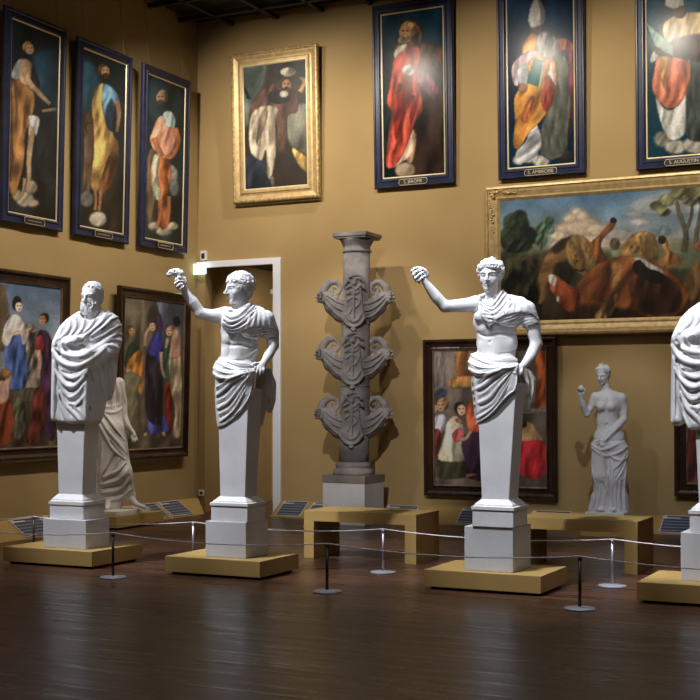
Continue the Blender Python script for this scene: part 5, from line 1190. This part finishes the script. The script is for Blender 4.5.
def pJ(p):
    p.poly([(156,300),(186,302),(186,350),(158,350)],(98,108,134),2,.3,8); p.poly([(122,296),(156,300),(156,345),(122,350)],(98,88,72),1,.25,5); p.poly([(120,432),(186,428),(186,452),(120,455)],(92,80,64),1.6,.3,5)
    p.poly([(141,300),(146,300),(146,420),(141,420)],(118,104,84),.8,.1)
    p.poly([(126,350),(132,342),(138,346),(140,362),(128,368),(124,364)],(44,66,52),.8,.25); p.poly([(130,358),(139,350),(143,356),(143,386),(140,394),(130,378),(126,370)],(196,120,42),.8,.3,3); p.head((131.5,331),4.6,(176,126,84),(96,64,36),1); p.blob((129,371),(2.6,2.4),(206,160,110),.7)
    p.poly([(124,376),(140,376),(141,384),(138,386),(138,424),(141,432),(123,434)],(124,116,86),.7,.12)
    p.poly([(165,344),(171,346),(171,384),(166,386)],(46,96,64),.8,.3,3); p.poly([(165,386),(171,386),(172,430),(166,428)],(168,44,34),.8,.3,3); p.head((170,331),4.4,(214,164,130),(150,100,60),-1); p.strk([(168,338),(166,348)],(1.6,1.2),(214,164,130))
    p.poly([(149,418),(162,414),(168,424),(169,432),(150,434)],(66,72,156),.8,.3,3)
    p.poly([(146,352),(152,346),(160,350),(164,366),(163,400),(161,424),(150,422),(146,410),(145,380)],(50,40,56),.7,.35,3,.05)
    p.poly([(152,338),(158,332),(162,338),(164,354),(162,366),(156,358),(148,352)],(58,60,168),.6,.25,3); p.strk([(161,352),(162,368),(165,378)],(1.8,1.1),(216,172,142)); p.strk([(145,346),(146,334),(151,326)],(1.9,1.3),(220,176,142)); p.head((153.5,326),4.6,(214,164,128),(54,36,60),-1); p.poly([(155,316),(160,314),(163,326),(160,334),(157,326)],(70,42,86),.7,.2)
    p.strk([(147,433),(144,436)],(1.6,1.4),(216,170,140)); p.strk([(163,432),(165,436)],(1.6,1.4),(216,170,140))
    p.poly([(170,354),(180,352),(182,376),(182,404),(180,436),(173,434),(175,408),(170,386)],(190,168,136),.7,.28,3,.05); p.poly([(173,330),(178,330),(181,340),(180,356),(170,358),(171,342)],(200,150,126),.7,.15); p.blob((176.5,321.5),(3.8,5),(26,22,26),.7)
def pK(p):
    p.poly([(430,350),(550,350),(550,386),(430,386)],(110,98,88),2,.2,8); p.poly([(436,352),(444,352),(445,392),(437,392)],(130,118,108),1,.2); p.poly([(430,387),(550,385),(550,391),(430,393)],(124,110,94),.8,.1)
    p.poly([(430,394),(550,392),(550,470),(430,470)],(98,86,72),2,.2,8); p.poly([(430,462),(550,462),(550,490),(430,490)],(120,100,90),2,.25,7)
    p.poly([(455,354),(470,352),(474,384),(450,386),(456,372)],(150,92,48),1,.3,4); p.poly([(452,378),(474,376),(474,386),(450,387)],(176,118,60),.8,.2)
    p.blob((441,393),(6,5),(70,76,100),1,.3); p.head((442,405),6,(190,140,104),(168,110,60),-1); p.head((434,408),4,(214,160,140),(90,60,50),1)
    p.poly([(432,420),(440,414),(446,417),(448,428),(440,434),(432,428)],(192,188,198),.8,.25); p.poly([(430,432),(440,430),(440,444),(436,460),(430,460)],(148,42,42),.8,.3)
    p.poly([(466,404),(474,402),(482,410),(482,434),(472,438),(467,424)],(188,78,46),1,.4,3); p.poly([(463,436),(482,432),(500,440),(500,478),(468,478),(464,458)],(58,32,54),1,.3,4)
    p.poly([(437,460),(450,458),(463,460),(468,470),(470,476),(452,479),(436,476)],(64,60,38),.8,.3,4); p.strk([(466,476),(476,474)],(1.8,1.3),(180,120,90))
    p.poly([(447,422),(455,416),(462,422),(464,434),(461,446),(464,460),(452,462),(438,459),(442,444),(445,432)],(222,206,170),.6,.2,4,.1)
    p.poly([(452,434),(459,428),(463,430),(462,440),(455,442)],(212,84,88),.6,.2); p.strk([(460,440),(466,438),(471,431)],(2.2,1.4),(220,168,136)); p.head((460.5,409),5.8,(214,160,124),(38,30,28),1); p.poly([(456,418),(462,420),(463,424),(456,422)],(206,120,90),.6)
    p.poly([(534,354),(547,352),(548,404),(536,408),(532,396),(538,380)],(190,88,38),1.4,.35,4); p.poly([(514,410),(550,408),(550,412),(514,414)],(140,128,112),.7,.1)
    p.poly([(514,428),(520,422),(530,422),(537,430),(543,442),(530,446),(516,444)],(194,148,88),.7,.15); p.blob((523,424),(4,4),(50,38,30),.8); p.poly([(514,444),(526,441),(543,441),(547,454),(546,472),(536,479),(522,476),(514,466)],(206,34,40),.7,.28,4,.1)
    for x in (490,502): p.poly([(x-7,420),(x,412),(x+7,420),(x+8,476),(x-8,476)],(100,66,44),1,.3); p.head((x,404),5,(190,140,104),(50,36,30),1)
def pL(p):
    p.poly([(690,350),(900,350),(900,420),(690,420)],(90,76,60),3,.3,9)
    for i,x in enumerate((692,706,722,742,764,786)):
        p.poly([(x-7,412),(x,400),(x+7,412),(x+9,486),(x-9,486)],((150,60,50),(70,60,90),(170,150,120),(60,80,60),(150,90,50),(80,60,80))[i],1,.3,4); p.head((x,392),6,(200,150,118),(60,44,34),(-1)**i)
picture('tall saint painting, woman in brown holding a ledge, leftmost on the left wall','left',-4.24,-3.10,3.77,6.32,.135,'blue',pA,(22,40,48),plate=('',.36),wires=True)
picture('tall saint painting, figure in yellow robe and light blue top, middle of the left wall','left',-2.88,-1.70,3.77,6.30,.135,'blue',pB,(26,42,46),plate=('',.36),wires=True)
picture('tall saint painting, bearded figure in pink and orange looking up, nearest the corner','left',-1.45,-.27,3.78,6.30,.135,'blue',pC,(32,50,58),plate=('',.36),wires=True)
picture('gilt framed painting of a man in a white turban and pale skirt','back',.63,2.07,4.52,6.68,.205,'gold',pD,(58,48,40),lean=2.0)
picture('tall blue framed painting of a bearded saint in a long red robe','back',2.90,4.11,4.57,7.08,.15,'blue',pE,(22,32,38),gain=1.12,lean=2.0,gloss=True,plate=('S. JEROME',.40))
picture('tall blue framed painting of a mitred saint in an orange cope holding a green book','back',4.71,5.91,4.56,7.12,.15,'blue',pF,(14,44,72),gain=1.12,lean=2.0,gloss=True,plate=('S. AMBROISE',.42))
picture('tall blue framed painting of a mitred saint in red, cut by the right edge','back',6.54,7.76,4.54,7.10,.15,'blue',pG,(18,62,76),gain=1.12,lean=2.0,gloss=True,plate=('S. AUGUSTIN',.45))
picture('wide gilt framed hunting painting of lions around a fallen brown horse','back',4.55,8.9,2.49,4.47,.20,'biggold',pH,(90,110,120),gain=1.12,lean=1.6)
picture('wide brown framed painting of a woman in blue and man in purple, by left edge','left',-6.6,-3.04,.92,3.2,.16,'brown',pI,(120,130,140),gain=1.5)
picture('brown framed painting of standing women in blue and cream, beside the corner','left',-2.00,-.28,.84,3.19,.15,'brown',pJ,(96,86,74),gain=1.45)
picture('brown framed painting of a kneeling youth in a cream shirt, behind the facing statue','back',3.65,5.54,.36,2.47,.16,'brown',pK,(104,92,80),gain=1.3,lean=1.2)
picture('dark framed painting mostly hidden behind the mantled statue at the right edge','back',7.02,9.1,.46,2.40,.17,'brown',pL,(54,44,36),lean=1.2)
# ================================================================ barriers
def post(x, y, dark, label):
    r = empty('barrier_post', (x,y,0), label, 'barrier post', 'low posts of the rope barrier')
    lathe('base', [(.122,0),(.124,.006),(.120,.012),(.03,.018),(.018,.022)], M['steel_base'], r, n=36)
    lathe('pole', [(.013,.018),(.013,.385)], M['black_post' if dark else 'steel'], r, n=16)
    lathe('cap', [(.013,.38),(.017,.383),(.018,.40),(.012,.407),(.004,.41)], M['black_post' if dark else 'steel'], r, n=16)
post(3.32,-6.55,True,'low dark barrier post in front, near the right end of the leftmost platform')
post(5.50,-6.48,True,'low dark barrier post in front of the bench by the column')
post(7.69,-6.43,True,'low dark barrier post in front, between the two rightmost platforms')
post(1.50,-5.48,True,'low barrier post behind the left end of the leftmost platform')
post(3.38,-5.30,False,'low steel barrier post just left of the doorway statue platform, behind it')
post(5.40,-5.12,False,'low steel barrier post right in front of the column bench')
post(7.59,-5.07,False,'low steel barrier post in front of the right bench leg')
def rope(pts, sag, label):
    P = []
    for a, b in zip(pts[:-1], pts[1:]):
        for i in range(16):
            t = i/16; P.append((a[0]+(b[0]-a[0])*t, a[1]+(b[1]-a[1])*t, .414-sag*4*t*(1-t)))
    P.append((pts[-1][0], pts[-1][1], .414)); o = tube('barrier_rope', P, .0052, M['cord'], None, 6); tag(o, label, 'rope')
rope([(1.14,-6.6),(3.32,-6.55),(5.50,-6.48),(7.69,-6.43),(9.85,-6.38)], .055, 'thin grey cord strung along the front row of posts')
rope([(-.0+.36,-5.6),(1.50,-5.48),(3.38,-5.30),(5.40,-5.12),(7.59,-5.07),(9.75,-5.02)], .05, 'thin grey cord strung along the rear row of posts, behind the platforms')
# ================================================================ labels on the sloping ledge
def label_board(wall, a0, a1, label, t0=.06, t1=.97, edge=False):
    s_, h_ = .33, .205
    def pt(a, t, lift):   # t: 0 at the floor side, 1 at the wall side
        out = s_*(1-t)+.02*t; z = h_*t; n = (h_, s_-.02); L = math.hypot(*n); out += n[0]/L*lift; z += n[1]/L*lift
        return (a,-out,z) if wall == 'back' else (out,a,z)
    mid = pt((a0+a1)/2, .5, 0); r = empty('label_board', mid, label, 'label', 'slanted text labels along the walls')
    O = Vector(mid)
    def plate(nm, a0, a1, t0, t1, l0, l1, m, uv=False):
        vs = [Vector(pt(a,t,l))-O for l in (l0,l1) for a,t in ((a0,t0),(a1,t0),(a1,t1),(a0,t1))]
        o = link_mesh(nm, vs, [(3,2,1,0),(4,5,6,7),(0,1,5,4),(1,2,6,5),(2,3,7,6),(3,0,4,7)], m, r)
        if uv:
            ul = o.data.uv_layers.new(name='UVMap')
            for pgn in o.data.polygons:
                for li, vi in zip(pgn.loop_indices, pgn.vertices): ul.data[li].uv = ((0,0),(1,0),(1,1),(0,1))[vi%4]
        return o
    plate('board', a0, a1, t0, t1, .002, .016, M['label_edge'])
    plate('printed_face', a0+.012, a1-.012, t0+.03, t1-.03, .0165, .018, M['label_print'], True)
    w = a1-a0; plate('title_strip', a0+.10*w, a0+.45*w, t1-.17, t1-.12, .0185, .0195, M['label_edge'])
    plate('number_square', a0+.03*w, a0+.08*w+.01, t1-.20, t1-.06, .0185, .0195, M['label_edge'])
label_board('back',1.50,1.90,'slanted dark label with pale text lines, right of the doorway')
label_board('back',1.98,2.34,'dark label on the ledge, half hidden by the left end of the column bench',.35)
label_board('back',3.12,3.60,'small dark label behind the column bench, right of the column block',.4)
label_board('back',4.24,4.66,'dark label peeking out left of the marble block under the facing statue')
label_board('back',5.22,5.74,'pale edged label behind the left part of the right bench',.45)
label_board('back',6.92,7.40,'wide slanted label right of the right bench, by the mantled statue')
label_board('left',-4.20,-3.66,'large slanted label left of the marble block under the bearded statue')
label_board('left',-3.56,-3.05,'slanted label partly hidden behind the marble block of the bearded statue')
label_board('left',-1.70,-1.18,'slanted label beside the foot of the small draped statue, left of its twin')
label_board('left',-1.10,-.60,'slanted label nearest the room corner on the left ledge')
# ================================================================ exit light, sensor, socket
r = empty('exit_light', (.10,-.10,3.50), 'glowing green-white exit light hanging by the doorway corner', 'exit light')
box('light_panel', (.0+.005,.20,-.125,-.075,3.52,3.67), M['exit'], r, .006)
box('mount', (.085,.12,-.11,-.0,3.665,3.70), M['socket'], r)
r = empty('door_sensor', (.13,-.03,3.72), 'small black and white sensor box on the wall above the exit light', 'sensor')
box('housing', (.085,.175,-.06,-.002,3.73,3.87), M['socket'], r, .004); box('eye', (.105,.16,-.068,-.055,3.75,3.83), M['black_plastic'], r, .004)
r = empty('power_socket', (.08,-.03,.27), 'small white power socket on the wall corner above the sloping ledge', 'socket')
box('cover', (.03,.12,-.02,-.001,.235,.325), M['socket'], r, .004); box('socket_hole', (.055,.095,-.022,-.018,.258,.30), M['black_plastic'], r)
# ---------------------------------------------------------------- camera
cd = bpy.data.cameras.new('camera'); cam = bpy.data.objects.new('camera', cd); COL.objects.link(cam)
cam.location = EYE; cam.rotation_euler = (math.pi/2, 0, YAW); cd.sensor_width = 36; cd.lens = FPX/700*36
cd.shift_y = (HOR-350)/700; cd.clip_end = 100; SC.camera = cam
# ---------------------------------------------------------------- light
w = bpy.data.worlds.new('gallery_air'); SC.world = w; w.use_nodes = True
w.node_tree.nodes['Background'].inputs[0].default_value = (.9,.92,1,1); w.node_tree.nodes['Background'].inputs[1].default_value = .02
def spot(loc, aim, power, size=40, col=(1,.96,.92), rad=.06, blend=.5):
    l = bpy.data.lights.new('track_spot', 'SPOT'); l.energy = power; l.spot_size = math.radians(size); l.spot_blend = blend
    l.color = col; l.shadow_soft_size = rad
    o = bpy.data.objects.new('track_spot', l); COL.objects.link(o); o.location = loc
    o.rotation_euler = (Vector(aim)-Vector(loc)).to_track_quat('-Z','Y').to_euler(); return o
COOL = (.90,.93,1.0)
WARM = (1,.90,.76)
Z = 6.95
# statues: keys from the upper left in front, weaker from the right
KEYW = (.89,.925,1.0)
spot((.5,-8.9,Z),(2.3,-5.8,2.0),1900,26,KEYW); spot((4.6,-9.6,Z),(2.3,-5.8,1.6),60,30,KEYW)
spot((2.7,-8.7,Z),(4.2,-5.7,2.05),1900,26,KEYW); spot((6.4,-9.6,Z),(4.2,-5.7,1.6),60,30,KEYW)
spot((5.7,-8.5,Z),(6.7,-5.6,2.1),1800,27,KEYW); spot((9.0,-9.6,Z),(6.7,-5.6,1.6),220,30,KEYW)
spot((7.5,-8.5,Z),(8.7,-5.5,2.1),1650,27,KEYW)
spot((6.6,-11.5,Z),(3.0,-.7,2.0),2100,19,(1,.96,.92),.04); spot((.9,-5.6,Z),(3.0,-.7,2.0),300,30,(1,.96,.92),.04)
spot((8.4,-8.0,Z),(6.4,-.7,1.2),800,17,COOL,.04); spot((5.0,-5.5,Z),(6.4,-.7,1.2),200,22,COOL,.04); spot((3.4,-5.2,Z),(.3,-2.4,1.0),300,24,(1,.95,.9))
for x, y, e in ((2.1,-6.6,480),(4.0,-6.55,480),(6.6,-6.45,520),(8.5,-6.3,480)): spot((x,y,Z),(x+.1,y+.55,.5),e,30,KEYW,.05,.7)
# pictures: one warm washer every two metres
for x in (.9,2.2,4.29,6.33,8.4): spot((x,-3.6,Z-.1),(x+.3,0,4.8),450,74,WARM,.10,.9)
for y in (-6.2,-4.4,-2.7,-1.2): spot((3.4,y,Z),(0,y+.2,3.6),360,72,WARM,.10,.9)
spot((1.0,.6,3.7),(.8,2.3,1.4),130,140,WARM,.1,.9)
def area(loc, aim, power, sx, sy, col):
    l = bpy.data.lights.new('added_fill', 'AREA'); l.energy = power; l.shape = 'RECTANGLE'; l.size = sx; l.size_y = sy; l.color = col
    o = bpy.data.objects.new('added_fill', l); COL.objects.link(o); o.location = loc
    o.rotation_euler = (Vector(aim)-Vector(loc)).to_track_quat('-Z','Y').to_euler(); return o
area((6,-10,7.1),(6,-6.5,0),60,9,3,(1,.95,.9))  # unseen area lamp added as general fill for floor and statues
SC.view_settings.view_transform = 'Standard'; SC.view_settings.look = 'None'; SC.view_settings.gamma = 1
SC.view_settings.exposure = 0.1; SC.view_settings.use_curve_mapping = False
